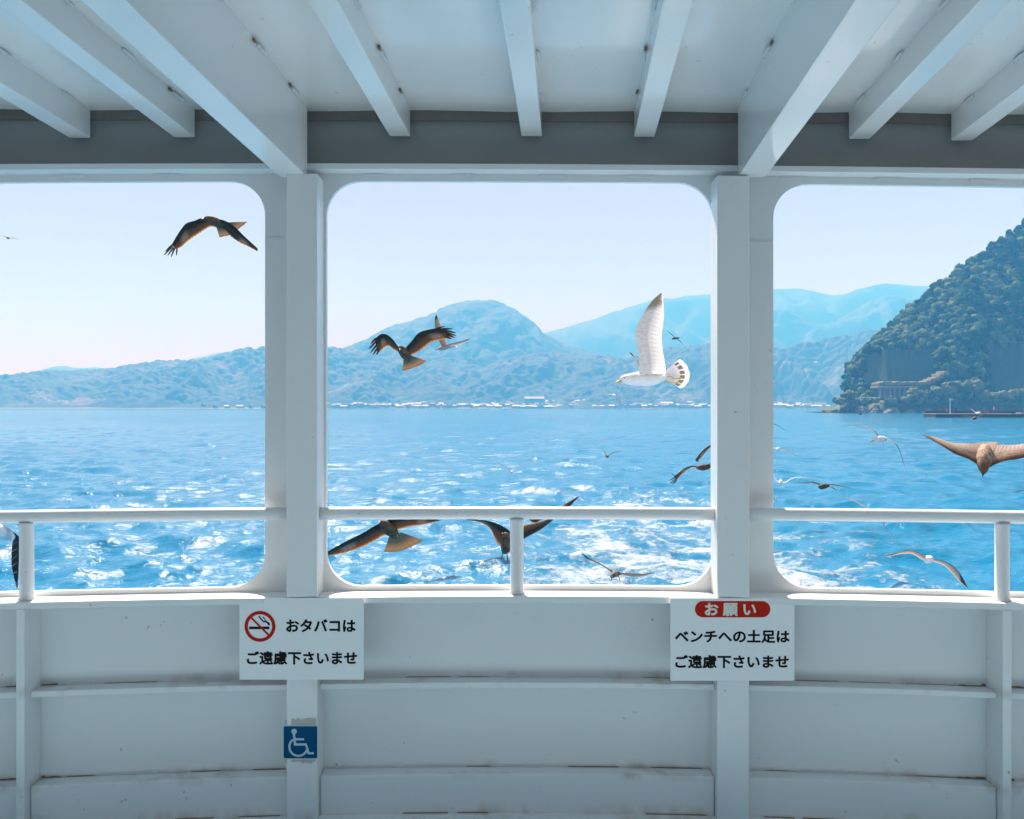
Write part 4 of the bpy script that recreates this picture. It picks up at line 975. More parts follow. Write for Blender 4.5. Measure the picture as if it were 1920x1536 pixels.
def cr(p, n):
    """Catmull-Rom resample"""
    p = [np.array(q if len(q) > 2 else (*q, 0), float) for q in p]
    if len(p) == 2: return np.array([p[0] + (p[1] - p[0]) * i / (n - 1) for i in range(n)])
    q = [2 * p[0] - p[1]] + p + [2 * p[-1] - p[-2]]; o = []
    for i in range(n):
        s_ = i / (n - 1) * (len(p) - 1); k = min(int(s_), len(p) - 2); f = s_ - k
        a, b, c, d = q[k:k + 4]
        o.append(0.5 * (2 * b + (c - a) * f + (2 * a - 5 * b + 4 * c - d) * f * f + (3 * b - a - 3 * c + d) * f ** 3))
    return np.array(o)
def bird(name, label, Y, body, wings, mats, tail=None, fingers=(), legs=(), beak=None, eye=None, beak_m=None, cat='bird', group=None, tail_mi=2):
    """all points are photo pixels with a depth in the same units; Y is the bird's distance"""
    s_ = Y / F
    C3 = lambda q: P(q[0], q[1], Y + (q[2] if len(q) > 2 else 0) * s_)
    mb = MB()
    # body: a tapered loft through its joints
    b4 = [(*q[:2], q[2], q[3]) for q in body]
    pts = cr([q[:3] for q in b4], 22); rad_ = np.interp(np.linspace(0, len(b4) - 1, 22), range(len(b4)), [q[3] for q in b4])
    rad_[0] *= 0.35; rad_[-1] *= 0.5
    mb.tube([C3(q) for q in pts], [max(0.2, r) * s_ for r in rad_], 14)
    for q in range(22 * 14): mb.uv[q] = (0.5, (q // 14) / 21)
    for W in wings:
        LE, TE = W['le'], W['te']; nf = W.get('nf', 16); n = nf * 3 + 1; m = 7; mi = W.get('mi', 1); th = W.get('th', 0.07)
        a = [C3(q) for q in cr(LE, n)]; b = [C3(q) for q in cr(TE, n)]
        if W.get('serr', 0.05):
            b = [q + (q - p) * (W.get('serr', 0.07) * ((0.5 - abs((i % 3) / 3 - 0.5)) * 2 - 0.4)) for i, (p, q) in enumerate(zip(a, b))]
        vs = []; uv = []; lo = []; uvl = []; mh = 4
        for i in range(n):
            p, q = a[i], b[i]; ch = q - p; sp_ = (a[min(i + 1, n - 1)] - a[max(i - 1, 0)])
            nn = ch.cross(sp_); nn = nn.normalized() if nn.length > 1e-9 else Vector((0, 0, 1))
            if nn.z < 0: nn = -nn
            for j in range(m):
                v = j / (m - 1); cb = W.get('camber', 0.07) * 4 * v * (1 - v) * ch.length
                vs.append(p + ch * v + nn * cb); uv.append((i / (n - 1), v))
            for j in range(mh):
                f = j / (mh - 1); v = 0.45 * f; cb = W.get('camber', 0.07) * 4 * v * (1 - v) * ch.length
                t = th * ch.length * 2.6 * math.sqrt(max(f, 0)) * (1 - f)
                lo.append(p + ch * v + nn * (cb - t)); uvl.append((i / (n - 1), v))
        mb.add(vs, [(i * m + j, i * m + j + 1, (i + 1) * m + j + 1, (i + 1) * m + j) for i in range(n - 1) for j in range(m - 1)], mi, uv)
        mb.add(lo, [(i * mh + j, (i + 1) * mh + j, (i + 1) * mh + j + 1, i * mh + j + 1) for i in range(n - 1) for j in range(mh - 1)], mi, uvl)
    for (q0, q1, wd) in fingers:
        p, q = C3(q0), C3(q1); ax = q - p; sd_ = ax.cross(Vector((0, 1, 0.2))).normalized() * wd * s_ / 2; bow = ax.cross(sd_).normalized() * ax.length * 0.05
        vs = []; uv = []
        for i in range(7):
            f = i / 6; k = (0.75, 1, 1, 0.95, 0.85, 0.6, 0.08)[i]
            c = p + ax * f + bow * 4 * f * (1 - f); vs += [c - sd_ * k, c + bow * 0.25 * k, c + sd_ * k]; uv += [(0, f), (0.5, f), (1, f)]
        mb.add(vs, [(3 * i + j, 3 * i + j + 1, 3 * i + 4 + j, 3 * i + 3 + j) for i in range(6) for j in (0, 1)], 3, uv)
    if tail:
        base, tips = tail; n = len(tips) * 4 - 3 if len(tips) > 2 else 9; m = 6
        a = [C3(q) for q in cr(base, n)]; b = [C3(q) for q in cr(tips, n)]
        b = [q + (q - p) * (0.014 * (1 if (i % 4) in (1, 2) else -0.6)) for i, (p, q) in enumerate(zip(a, b))]
        vs = []; uv = []
        for i in range(n):
            for j in range(m): vs.append(a[i] + (b[i] - a[i]) * (j / (m - 1))); uv.append((i / (n - 1), j / (m - 1)))
        mb.add(vs, [(i * m + j, i * m + j + 1, (i + 1) * m + j + 1, (i + 1) * m + j) for i in range(n - 1) for j in range(m - 1)], tail_mi, uv)
    c0 = C3(body[len(body) // 2]); mb.v = [tuple(Vector(v) - c0) for v in mb.v]
    me = bpy.data.meshes.new(name); me.from_pydata(mb.v, [], mb.f); me.polygons.foreach_set('material_index', mb.m)
    ul = me.uv_layers.new(name='UVMap'); lv = np.empty(len(me.loops), dtype=np.int32); me.loops.foreach_get('vertex_index', lv)
    ar = np.zeros((len(mb.v), 2), dtype=np.float32)
    for k_, t_ in mb.uv.items(): ar[k_] = t_
    ul.data.foreach_set('uv', ar[lv].ravel()); me.update()
    o = link(name, me, mats, None, True); o.location = c0
    def kid(nm, q, m):
        q.v = [tuple(Vector(v) - c0) for v in q.v]; k = q.build(nm, m, None, True); k.parent = o
    if beak:
        pts = [C3(q) for q in beak[0]]; q = MB(); r = beak[1] * s_
        q.tube(pts, [r * (1 - 0.82 * i / (len(pts) - 1)) for i in range(len(pts))], 8); kid('beak', q, beak_m or DKB)
    if eye:
        for ex in eye[0]:
            q = MB(); c = C3(ex); r = eye[1] * s_
            q.tube([c + Vector((0, -r, 0)), c + Vector((0, -r * .7, 0)), c, c + Vector((0, r, 0))], [r * .2, r * .7, r, r * .5], 8); kid('eye', q, DKB)
    for lg in legs:
        q = MB(); pts = [C3(p) for p in lg[0]]; q.tube(pts, [lg[1] * s_] * len(pts), 6)
        if len(lg) > 3:
            for tp in lg[3]: q.tube([pts[-1], C3(tp)], [lg[1] * s_ * .8, lg[1] * s_ * .3], 5)
        kid('leg', q, lg[2])
    return tag(o, label, cat, group)
def thin(pts, c, h=0.0, sgn=1, **kw):
    """a wing seen almost edge-on: chord c mostly in depth, h px of it visible at mid span"""
    k = [1, 1.05, 0.95, 0.75, 0.45, 0.12]; n = len(pts); q = [np.interp(i / (n - 1) * 5, range(6), k) for i in range(n)]
    le = [(p[0], p[1], (p[2] if len(p) > 2 else 0)) for p in pts]
    te = [(p[0], p[1] + h * f, (p[2] if len(p) > 2 else 0) + sgn * c * f) for p, f in zip(pts, q)]
    d = dict(le=le, te=te, nf=10, serr=0.03); d.update(kw); return d
KG, GG = 'kites flying behind the ferry', 'gulls flying behind the ferry'
KM = [KB, KW_, KT, KF]; GBD = plume('backlit_gull_plumage', (0.07, 0.06, 0.055), (0.22, 0.19, 0.17), 14)  # darker gull body: backlit shade put into the colour
GWD = feather_mat('backlit_gull_wing_plumage', (0.13, 0.105, 0.09), (0.20, 0.16, 0.135), (0.03, 0.026, 0.025), 0.70, None, 16, (0.3, True), scal=0.2)  # matching dark wing, backlit shade in its colour too
GM = [GB, GWU, GT, GWU]; GMS = [GBD, GWD, GT, GWD]

# kite, arched, upper left window
bird('kite', 'brown kite with drooping arched wings high in the left window', 12.5,
  [(381, 411, -16, 2.5), (388, 410.5, -12, 5.5), (396, 412, -6, 7), (404, 416, 4, 8.5), (412, 421, 20, 7), (417, 424, 34, 3)],
  [dict(le=[(412, 412, 4), (393, 407, -2), (377, 409, -3), (366, 413.5, -3), (350, 418.5, 0), (341, 428, 2), (331, 443, 8), (321.7, 459, 14)],
        te=[(408, 427, 22), (395, 425, 22), (385, 430, 20), (373, 438, 20), (360, 446.5, 20), (350, 454, 20), (340, 463, 20), (330, 467.5, 20)], nf=17, camber=0.03),
   dict(le=[(402, 411, 2), (412, 411.5, 4), (424, 415, 8), (440, 425, 14), (456, 441, 20), (470, 454, 26), (483, 466, 30)],
        te=[(402, 424, 20), (410, 427.5, 24), (422, 432, 28), (434, 444, 30), (449, 454.5, 32), (465, 462, 34), (483, 471.5, 34)], nf=15, camber=0.03)],
  KM, tail=([(405, 424, 20), (412, 423, 22), (420, 419, 24), (426, 417, 24)], [(411.4, 445, 44), (421, 443, 48), (433, 440, 52), (446, 430, 52), (453, 425, 50), (464, 416, 46)]),
  fingers=[((323, 459, 14), (309, 473, 18), 3), ((324, 462, 14), (306.5, 479.7, 20), 3), ((326, 464, 15), (314, 480, 22), 3), ((328, 465, 16), (320.6, 483, 22), 3), ((332, 466, 18), (331, 479.7, 22), 3), ((479, 463, 30), (483, 471, 34), 3)],
  beak=([(381, 410.5, -17), (377.5, 411.5, -21), (376.5, 414, -22)], 2.2), eye=([(384, 409, -18)], 0.9), group=KG)
# kite facing us in front of the dome
bird('kite', 'brown kite flying towards the ferry with raised wings and fanned tail before the domed hill', 13.5,
  [(751, 652.5, -20, 2.5), (751.5, 653.5, -16, 5.8), (755, 658, -8, 8.5), (759.5, 664, 2, 9.5), (764, 670, 14, 8), (766, 676, 24, 4.5)],
  [dict(le=[(748, 652, -4), (744, 646.6, -4), (737, 637, -5), (727.5, 628.7, -6), (718, 626, -5), (710.7, 628.7, -3), (702.5, 636, 0)],
        te=[(755, 668, 16), (746.6, 660, 16), (737, 654.5, 16), (729, 649, 16), (722, 651, 15), (715.5, 657, 14), (708, 663, 12)], nf=15, camber=0.03),
   dict(le=[(757, 654, -4), (761, 651.4, -4), (771.8, 639.5, -5), (781.4, 627.5, -6), (789.8, 622, -6), (801.7, 618.5, -4), (819.7, 615.5, 0), (832, 616, 4)],
        te=[(765, 669, 16), (774, 664.6, 17), (786, 659, 17), (799, 649, 17), (811, 641, 17), (825.7, 637.5, 16), (839, 634.5, 15), (847, 629, 14)], nf=18, camber=0.03)],
  KM, tail=([(757, 671, 22), (763, 673, 24), (768, 671, 24), (772, 667, 22)], [(754.4, 695, 42), (766, 693, 45), (776, 689, 46), (786, 685.5, 46), (800, 677, 42)]),
  fingers=[((705, 634, 0), (694.5, 645.5, 4), 3.6), ((704, 641, 2), (691, 655.6, 6), 3.6), ((706, 647, 4), (694.5, 662, 8), 3.6), ((708, 652, 6), (699, 666.5, 10), 3.6), ((711, 655, 8), (706, 666, 12), 3.6),
           ((818, 616, 0), (834, 612, 2), 3), ((829, 616.5, 2), (849.6, 616.7, 6), 3.4), ((833, 619, 4), (855.6, 624.5, 8), 3.6), ((835, 623, 6), (856.5, 630, 10), 3.6), ((836, 627, 8), (854, 633.3, 12), 3.6), ((834, 631, 10), (848.4, 635.5, 14), 3.4)],
  beak=([(750, 655, -21), (749, 657, -24), (749, 659, -24)], 2.0, ), eye=([(748.5, 652, -20), (753.5, 652, -20)], 0.9), beak_m=CERE, group=KG)
# gull half hidden behind that kite
bird('gull', 'grey and white gull with one wing upright, partly hidden behind the kite before the dome', 15.5,
  [(821, 654.5, 0, 2.2), (827, 653.5, 1, 4.2), (834, 652, 3, 4.8), (842, 650, 5, 3.6), (849, 649.5, 7, 2), (854, 650, 9, 1.2)],
  [dict(le=[(829, 651, 0), (822, 637, 4), (816, 618, 8), (815.3, 600, 12), (817.5, 588.6, 14)], te=[(840, 648, 4), (834, 634, 8), (828, 614, 12), (823, 600, 15), (818, 590, 16)], nf=14),
   dict(le=[(833, 649, -2), (843, 645, -8), (858, 641.5, -18), (870, 638.5, -26), (882, 634.6, -32)], te=[(843, 650, 4), (852, 648.5, -2), (864, 645.5, -10), (874, 641, -20), (882, 635.4, -30)], nf=12)],
  [GBS, GWU, GT, GWU], tail=([(848, 648.5, 7), (849, 650.5, 7)], [(857, 648.5, 12), (857.5, 651.5, 12)]), beak=([(821, 655, 0), (818.5, 656, -1), (816.8, 656.6, -1)], 1.3), group=GG)
# the big white gull
bird('gull', 'large white gull in profile with one wing raised straight up and yellow legs', 6.6,
  [(1163, 713.5, -6, 3.2), (1169.5, 711.5, -5, 8.0), (1181, 711.5, -3, 10.8), (1197, 710.5, 0, 13.6), (1215, 710.5, 4, 14.2), (1232, 708, 9, 12.2), (1245, 704.5, 14, 8.0), (1253, 702.5, 17, 4)],
  [dict(le=[(1199, 706, -12), (1197.5, 692, -12), (1199, 674, -9), (1194.5, 652, -6), (1191, 629, -4), (1197, 607, 2), (1209, 584, 8), (1224, 563, 14), (1239.5, 549, 18)],
        te=[(1247, 704, -2), (1247.5, 690, -2), (1245, 673, 0), (1241.5, 652, 4), (1240, 630, 8), (1242.5, 610, 12), (1244.5, 590, 16), (1243.5, 571.5, 19), (1241.5, 552, 20)], nf=26, camber=0.05, serr=0.035, th=0.05),
   dict(le=[(1200, 699, 12), (1196, 684, 22), (1190, 669, 34), (1184, 662, 42), (1180, 660, 48)], te=[(1222, 700, 22), (1210, 690, 32), (1200, 681, 42), (1190, 673, 50), (1181.5, 663, 54)], nf=12, mi=4)],
  [GB, GW, GTB, GW, GWU, GT], tail=([(1246, 697, 14), (1248, 701, 15), (1249, 705, 15), (1247, 711, 14)], [(1274, 673.5, 24), (1284, 681, 28), (1292, 696, 32), (1292.5, 709, 32), (1286, 722, 29), (1276, 728.5, 24)]),
  legs=[([(1246, 705, 8), (1258, 706.5, 8), (1266, 711, 10), (1272, 709.5, 12)], 1.1, YEL, [(1280, 707.5, 14), (1280, 710, 14)]), ([(1245, 716, 2), (1256, 717, 4), (1266, 718.5, 6), (1272, 716, 8)], 1.1, YEL, [(1281, 712, 10), (1280, 716.5, 10)])],
  beak=([(1164.5, 714, -7), (1158, 716, -8), (1154, 718, -9), (1151.5, 720, -9)], 2.6), eye=([(1170.5, 708.5, -12.6)], 1.1), beak_m=YEL, group=GG)
# small gulls and kites around
bird('gull', 'tiny dark gull banking just right of the large white gull', 42, [(1259.5, 636, 0, .7), (1263, 635, 0, 2.0), (1267, 634.2, 0, 2.3), (1271, 634, 2, 1.8), (1274, 633, 3, .8)],
  [thin([(1266, 633, 0), (1262, 628.5, 0), (1256.5, 624.5, 2), (1251, 619, 4)], 5, 2), thin([(1270, 635, 0), (1275, 639, 0), (1279, 644, 1), (1283, 649.5, 3)], 5, 2)], GMS, group=GG)
bird('kite', 'tiny dark kite far off near the left edge of the photo, high in the sky', 64, [(17, 447.6, -2, .8), (15.5, 446.8, 0, 2.0), (14, 446, 4, 1.6), (13.5, 445.8, 8, .8)],
  [thin([(14, 446, 0), (10, 443.3, 0), (6, 442.4, 0), (1, 441.6, 0)], 7, 1), thin([(17, 446, 0), (22, 446, 0), (29, 446.6, 0), (36.5, 449.4, 0)], 7, 1)], KM, group=KG)
bird('gull', 'small gull with one drooping wing just above the shoreline, under the large white gull', 34, [(1154.5, 743.5, -6, .9), (1152.5, 742.3, -3, 2.4), (1150.5, 741.5, 2, 2.4), (1149.5, 741, 8, 1)],
  [thin([(1150, 741, 0), (1146, 739, 0), (1141, 739.5, 0), (1136, 742, 0)], 7, 1.2, mi=1), thin([(1154, 742, 0), (1159, 747, 0), (1163.5, 754, 0), (1165.8, 760, 0), (1168, 767.5, 0)], 7, 1.5, mi=4)], [GB, GWP, GT, GWP, GWU], group=GG)
bird('gull', 'pale gull with wings raised in a wide V over the glittering water', 30, [(960.5, 887, -6, .8), (959.5, 886, -3, 2.0), (958.5, 884.5, 3, 2.0), (958, 883.5, 8, .8)],
  [thin([(958, 884.5, 0), (952, 878, 0), (944, 872.5, 0), (936, 868, 0), (927.5, 864, 0)], 8, 1), thin([(961, 884.5, 0), (967, 880.5, 0), (973, 876, 0), (980, 870, 0), (987.5, 863.5, 0)], 8, 1)], [GBS, GWU, GT, GWU], group=GG)
bird('gull', 'small dark gull low over the water left of the right pillar', 40, [(1141, 857.5, -5, .8), (1139.5, 856, -2, 2.6), (1137.5, 855, 3, 2.6), (1137, 854, 8, 1)],
  [thin([(1137.5, 854, 0), (1135.5, 850, 0), (1133, 847.5, 0), (1130.5, 845, 0)], 6, 1.6), thin([(1141, 854.5, 0), (1146, 850.5, 0), (1153, 847.5, 0), (1159, 846.5, 0), (1165, 846.3, 0)], 6, 1.6)], GMS, group=GG)
bird('gull', 'gull soaring with long bowed wings in the right window', 14.5,
  [(1637, 827, -14, 2.2), (1642, 825.5, -9, 5.2), (1649, 824, -2, 6.6), (1656, 823.5, 8, 5.4), (1662, 823, 20, 2.6)],
  [thin([(1648, 819.5, 0), (1644, 813, 0), (1638, 806.5, 0), (1627, 800.5, 0), (1612, 798, 2), (1586.5, 797.3, 6)], 20, 2.0, mi=1), thin([(1656, 821.5, 0), (1668, 825.5, 0), (1679, 832, 0), (1687, 846, 2), (1692, 862, 5), (1698, 880, 9)], 20, 1.5, mi=1)],
  GM, tail=([(1658, 824, 16), (1663, 826, 16)], [(1666, 828, 36), (1674, 832, 36)]), beak=([(1637.5, 827, -15), (1634.5, 828, -18), (1632.6, 829.2, -19)], 1.4), beak_m=YEL, legs=[([(1655, 829, 6), (1656.5, 834, 8), (1657, 836.5, 9)], .5, YEL)], group=GG)
bird('kite', 'sunlit brown kite diving head down with spread wings at the right edge of the photo', 10.4,
  [(1843.2, 889, -26, 2.5), (1844, 882, -22, 7.2), (1844, 872, -14, 11), (1845, 860, -2, 15), (1846, 848, 14, 14), (1847, 838, 30, 8)],
  [dict(le=[(1838, 874, -10), (1830, 869.5, -8), (1813.7, 860, -8), (1793, 852.5, -9), (1781.5, 846, -9), (1763.7, 834.8, -4), (1749, 826.5, 2), (1730.4, 816.5, 8)],
        te=[(1843, 836, 30), (1830, 832.5, 31), (1812, 831.6, 31), (1797, 831.4, 30), (1784, 830, 28), (1768, 825.5, 26), (1751, 819.6, 22), (1731, 815.8, 14)], nf=18, camber=0.10),
   dict(le=[(1850, 875, -10), (1857, 876, -8), (1867, 870.5, -8), (1886.7, 864, -9), (1907.5, 861, -9), (1928, 856, -5), (1950, 848, 2), (1972, 840, 10)],
        te=[(1848, 836, 30), (1862, 834, 31), (1880, 834, 31), (1897, 834.5, 30), (1914, 832.7, 28), (1934, 829, 26), (1952, 828, 22), (1973, 838, 14)], nf=18, camber=0.10)],
  [KBT, KWT, KWT, KWT], tail=([(1836, 846, 24), (1843, 846, 26), (1851, 846, 26), (1858, 846, 24)], [(1824, 832, 52), (1837, 830, 56), (1850, 829.4, 57), (1862, 829, 56), (1874, 829.6, 52)]),
  beak=([(1843.2, 889, -27), (1842.8, 892, -29), (1843, 895, -29)], 2.2), eye=([(1839.5, 882.5, -27), (1848.4, 882.5, -27)], 1.0), group=KG)
bird('gull', 'gull wing emerging from behind the right pillar near the horizon', 24, [(1434, 799, -5, 1), (1436, 798, -2, 3.2), (1438.5, 797.5, 3, 3.2), (1440, 797, 8, 1)],
  [thin([(1440, 796.5, 0), (1448, 795.2, 0), (1455, 795.7, 0), (1463, 800.5, 0), (1478.5, 811, 0)], 11, 1.4), thin([(1435, 796.5, 0), (1427, 795, 0), (1419, 797, 0), (1410, 802, 0)], 11, 1.4)], GMS, group=GG)
bird('gull', 'gull with outstretched wings beside the right pillar, below the shoreline', 26, [(1457, 844, -5, 1), (1458.3, 842.8, -2, 3.2), (1459.5, 841.6, 3, 3), (1460, 841, 8, 1)],
  [thin([(1457, 841, 0), (1451, 839.6, 0), (1444, 838.6, 0), (1434, 839, 0)], 10, 1.2, mi=4), thin([(1461, 841, 0), (1469, 841, 0), (1478, 845, 0), (1488, 852, 0), (1498.5, 856.6, 0)], 10, 1.7, mi=1)], [GB, GWU, GT, GWU, GWP], group=GG)
bird('gull', 'white gull flapping over the wake beside the right pillar', 20, [(1462, 912, -4, 1), (1462.5, 908, -2, 3.6), (1463.5, 904, 2, 4.0), (1465, 901, 8, 1.4)],
  [thin([(1461, 903, 0), (1456, 900, 0), (1451, 894, 0), (1446, 888.5, 0), (1440, 882, 0)], 13, 2.5), thin([(1466, 903.5, 0), (1474, 902, 0), (1484, 896.5, 0), (1496, 894, 0), (1524, 895, 4)], 13, 2.5)], [GB, GWP, GT, GWP], group=GG)
bird('kite', 'brown kite gliding level over the water in the right window, wings edge on', 19,
  [(1536, 913, -10, 2.5), (1540, 913, -6, 5), (1546, 911.5, 2, 5.2), (1551, 911, 12, 3.5), (1554, 911.5, 20, 1.6)],
  [thin([(1540, 908.5, 0), (1531, 905.5, 0), (1520, 903.3, 0), (1506, 905.3, 0), (1488, 904, 0)], 17, 2.5), thin([(1548, 908.5, 0), (1560, 908.3, 0), (1572, 910.2, 0), (1588, 914, 0), (1606, 917.6, 0)], 17, 1.8)],
  KM, tail=([(1552, 910.5, 18), (1554, 912.5, 18)], [(1565, 915.5, 42), (1568, 919.5, 42)]), group=KG)
bird('gull', 'gull with long thin wings partly hidden by the handrail in the right window', 14, [(1634, 963, -10, 1.5), (1638, 962, -5, 4.4), (1643, 962, 3, 4.8), (1648, 962, 12, 2.6)],
  [thin([(1639, 960, 0), (1627, 953, 0), (1616, 945.6, 0), (1601.7, 938.2, 2), (1590, 932.5, 4), (1575.5, 924.5, 6)], 19, 2.2), thin([(1646, 961, 0), (1652, 970, 0), (1657.5, 982, 0), (1664.6, 994.5, 2), (1673, 1005, 4), (1689, 1015.5, 6)], 19, 2.6)], GM, group=GG)
bird('gull', 'white gull flying at us over the wake foam beside the right-hand stanchion', 10.6,
  [(1745, 1047.5, -14, 2), (1744.5, 1048, -10, 6), (1741.5, 1049, -2, 8), (1738.5, 1051, 10, 6.5), (1736, 1053, 24, 2.5)],
  [dict(le=[(1738, 1046, -2), (1733, 1041, -3), (1713, 1032.6, -5), (1696, 1032.4, -3), (1677, 1038, 2), (1656, 1043, 8)], te=[(1734, 1052, 20), (1727, 1048.5, 20), (1711, 1039, 18), (1695, 1038.2, 17), (1677, 1041, 16), (1657, 1043.8, 14)], nf=14),
   dict(le=[(1747, 1047.5, -2), (1752, 1048, -3), (1766, 1051, -4), (1780, 1056, -3), (1794.6, 1067.5, 0), (1806, 1085, 4), (1815, 1102.5, 8)], te=[(1748, 1053, 20), (1752, 1053.5, 20), (1766, 1058.5, 19), (1775, 1064, 18), (1787, 1077, 17), (1800, 1091.5, 15), (1814, 1103, 12)], nf=16)],
  GM, beak=([(1746.5, 1046.5, -17), (1747.5, 1045.8, -20), (1748, 1046.8, -22)], 1.7), beak_m=YEL, eye=([(1748, 1045.2, -13)], .8), legs=[([(1739, 1055, 6), (1736.5, 1058.5, 9)], .8, YEL), ([(1743, 1055.5, 6), (1743.5, 1060.5, 9)], .8, YEL)], group=GG)
bird('kite', 'large brown kite with spread tail seen below the handrail in the centre window', 10.8,
  [(713, 979.5, -22, 2.5), (716.5, 980.5, -17, 6), (723, 986, -8, 10), (731, 993, 4, 12), (738, 1000, 18, 10), (743, 1006, 30, 6)],
  [dict(le=[(718, 981, -6), (710.7, 982.5, -6), (697, 989, -7), (683, 998, -8), (658.6, 1010, -6), (632.5, 1024, 0), (606, 1039, 8)],
        te=[(730, 1004, 20), (719, 1004.5, 20), (707, 1011.5, 20), (684.6, 1023, 20), (662.5, 1032, 19), (637, 1038.5, 17), (606, 1044, 14)], nf=18, camber=0.03),
   dict(le=[(724, 977.5, -6), (737, 970.5, -6), (753, 967.5, -8), (772, 966.5, -6), (796, 969, 0), (826, 975.6, 10)],
        te=[(742, 995, 20), (752, 991.8, 20), (769, 987.7, 20), (784, 985.4, 19), (800, 982.5, 18), (826, 976.4, 14)], nf=18, camber=0.03)],
  KM, tail=([(731, 1003, 26), (738, 1006, 30), (744, 1005, 30), (751, 998, 26)], [(719.8, 1034.6, 56), (730, 1035, 59), (741, 1034.8, 62), (752, 1033, 62), (765, 1028, 62), (780, 1021, 60), (794, 1013, 56)]),
  beak=([(713, 980, -23), (710.5, 981.5, -27), (710, 984, -28)], 2.2), eye=([(714.5, 978, -21), (718.5, 978.5, -22)], 1.0), legs=[([(738, 1003, 12), (739.5, 1007.5, 12)], 1.5, YEL), ([(743.5, 1001, 12), (745.5, 1006.5, 12)], 1.5, YEL)], group=KG)
bird('kite', 'brown kite with wings raised and feet hanging, half behind the centre stanchion', 9.8,
  [(945, 1000, -20, 4), (949, 1007, -14, 9), (951, 1016, -4, 12), (950, 1025, 8, 11), (947.5, 1032, 20, 7.5), (946, 1037, 30, 3)],
  [dict(le=[(957, 1000, -6), (953, 993.5, -6), (935, 983, -8), (911.5, 976, -6), (893, 974.2, 0), (874, 973.8, 8)], te=[(944, 1028, 20), (933, 1019.5, 20), (926.5, 1007, 19), (917, 989, 18), (897, 979, 16), (875, 975.2, 12)], nf=16, camber=0.03),
   dict(le=[(955, 1028, 20), (984, 1009.5, 18), (1014, 993, 16), (1034, 977.5, 15), (1054, 960, 14), (1070.5, 947, 13), (1085.5, 932, 10)], te=[(960, 995, -6), (983, 985, -6), (1006, 980, -7), (1024, 974.5, -6), (1042, 960, -2), (1059, 945.5, 2), (1084.5, 931, 8)], nf=16, camber=0.03)],
  KM, legs=[([(943, 1034, 6), (942, 1040, 4), (941, 1045.5, 3)], 1.0, DKB, [(938.5, 1047, 0), (942.5, 1047.5, 0)]), ([(950, 1036, 6), (951.5, 1044, 4), (951.5, 1050.5, 3)], 1.1, DKB, [(949, 1053, 0), (954, 1053, 0)])],
  beak=([(943, 1000, -22), (941, 1003, -26), (941.5, 1006, -26)], 2.0), group=KG)
bird('gull', 'pale gull mostly hidden behind the kite with hanging feet, one thin wing showing', 15, [(938, 1023, 10, 1), (942, 1022, 14, 4), (948, 1021, 20, 4.5), (954, 1020, 28, 1.5)],
  [thin([(942, 1022, 12), (934, 1026, 12), (922, 1029, 12), (903.5, 1029.6, 14)], 16, 2), thin([(950, 1020, 20), (958, 1018, 22), (966, 1018, 24), (974, 1020, 26)], 12, 2)], [GBS, GWP, GT, GWP], group=GG)
bird('kite', 'brown kite mostly hidden behind the centre handrail, only its belly showing', 13, [(990, 969, -8, 2), (996, 971, -3, 6), (1003, 972.5, 4, 8.2), (1011, 971, 14, 5.5), (1018, 968, 24, 2)],
  [thin([(1000, 968, 0), (992, 962, 0), (982, 960, 0), (972, 963, 4)], 18, 2), thin([(1008, 967, 0), (1016, 961, 0), (1028, 959.5, 0), (1040, 962, 4)], 18, 2)], KM, group=KG)
bird('gull', 'dark gull skimming the wake just above the sill of the centre window', 12,
  [(1146, 1084, -12, 2), (1148.5, 1080, -8, 4.4), (1153, 1076.5, 0, 6), (1158, 1075.5, 10, 5), (1162, 1077, 20, 2)],
  [dict(le=[(1152, 1072.5, 0), (1146, 1069, 0), (1131, 1060, -2), (1116.5, 1051.5, -2), (1104, 1046, 2), (1089, 1034.8, 8)], te=[(1156, 1077, 16), (1148, 1073.5, 16), (1132, 1063, 15), (1117.5, 1055, 14), (1101, 1048.5, 13), (1089.6, 1036.4, 12)], nf=12),
   dict(le=[(1157, 1072.5, 0), (1168, 1074.2, 0), (1182, 1075.2, -1), (1197, 1076, -1), (1212, 1075.5, 3), (1227, 1073.4, 8)], te=[(1160, 1077.5, 16), (1168, 1078, 16), (1182, 1081, 15), (1197, 1081.4, 14), (1212, 1078.5, 13), (1227, 1074.3, 11)], nf=12)],
  GMS, beak=([(1147, 1084, -13), (1145.5, 1088, -15), (1145.5, 1091, -15)], 1.4), legs=[([(1159, 1079, 8), (1161.5, 1085, 9), (1162, 1089, 9)], .7, DKB)], group=GG)
bird('gull', 'white gull with a black wingtip hanging down at the left photo edge', 8.4,
  [(-16, 992, -20, 5), (-8, 993, -14, 10), (2, 997, -4, 13), (12, 1003, 10, 11), (21, 1009, 24, 5), (27, 1012, 32, 2)],
  [dict(le=[(0, 988, -8), (8, 984.5, -9), (20, 993, -10), (30, 1001, -10), (37, 1010, -8), (36, 1027, -4), (35.2, 1058, 2), (33, 1102, 8)], te=[(10, 1006, 14), (16, 1004, 14), (21, 1006, 14), (23.4, 1012, 14), (22.3, 1027, 14), (21.5, 1053, 14), (24, 1073, 14), (31.5, 1103, 12)], nf=18),
   thin([(-4, 988, 10), (-20, 980, 14), (-40, 972, 20), (-66, 976, 26), (-90, 990, 34)], 30, 6, mi=4)],
  [GB, GWK, GT, GWK, GWP], beak=([(-17, 991, -22), (-24, 993, -28), (-28, 996, -30)], 2.6), beak_m=YEL, group=GG)
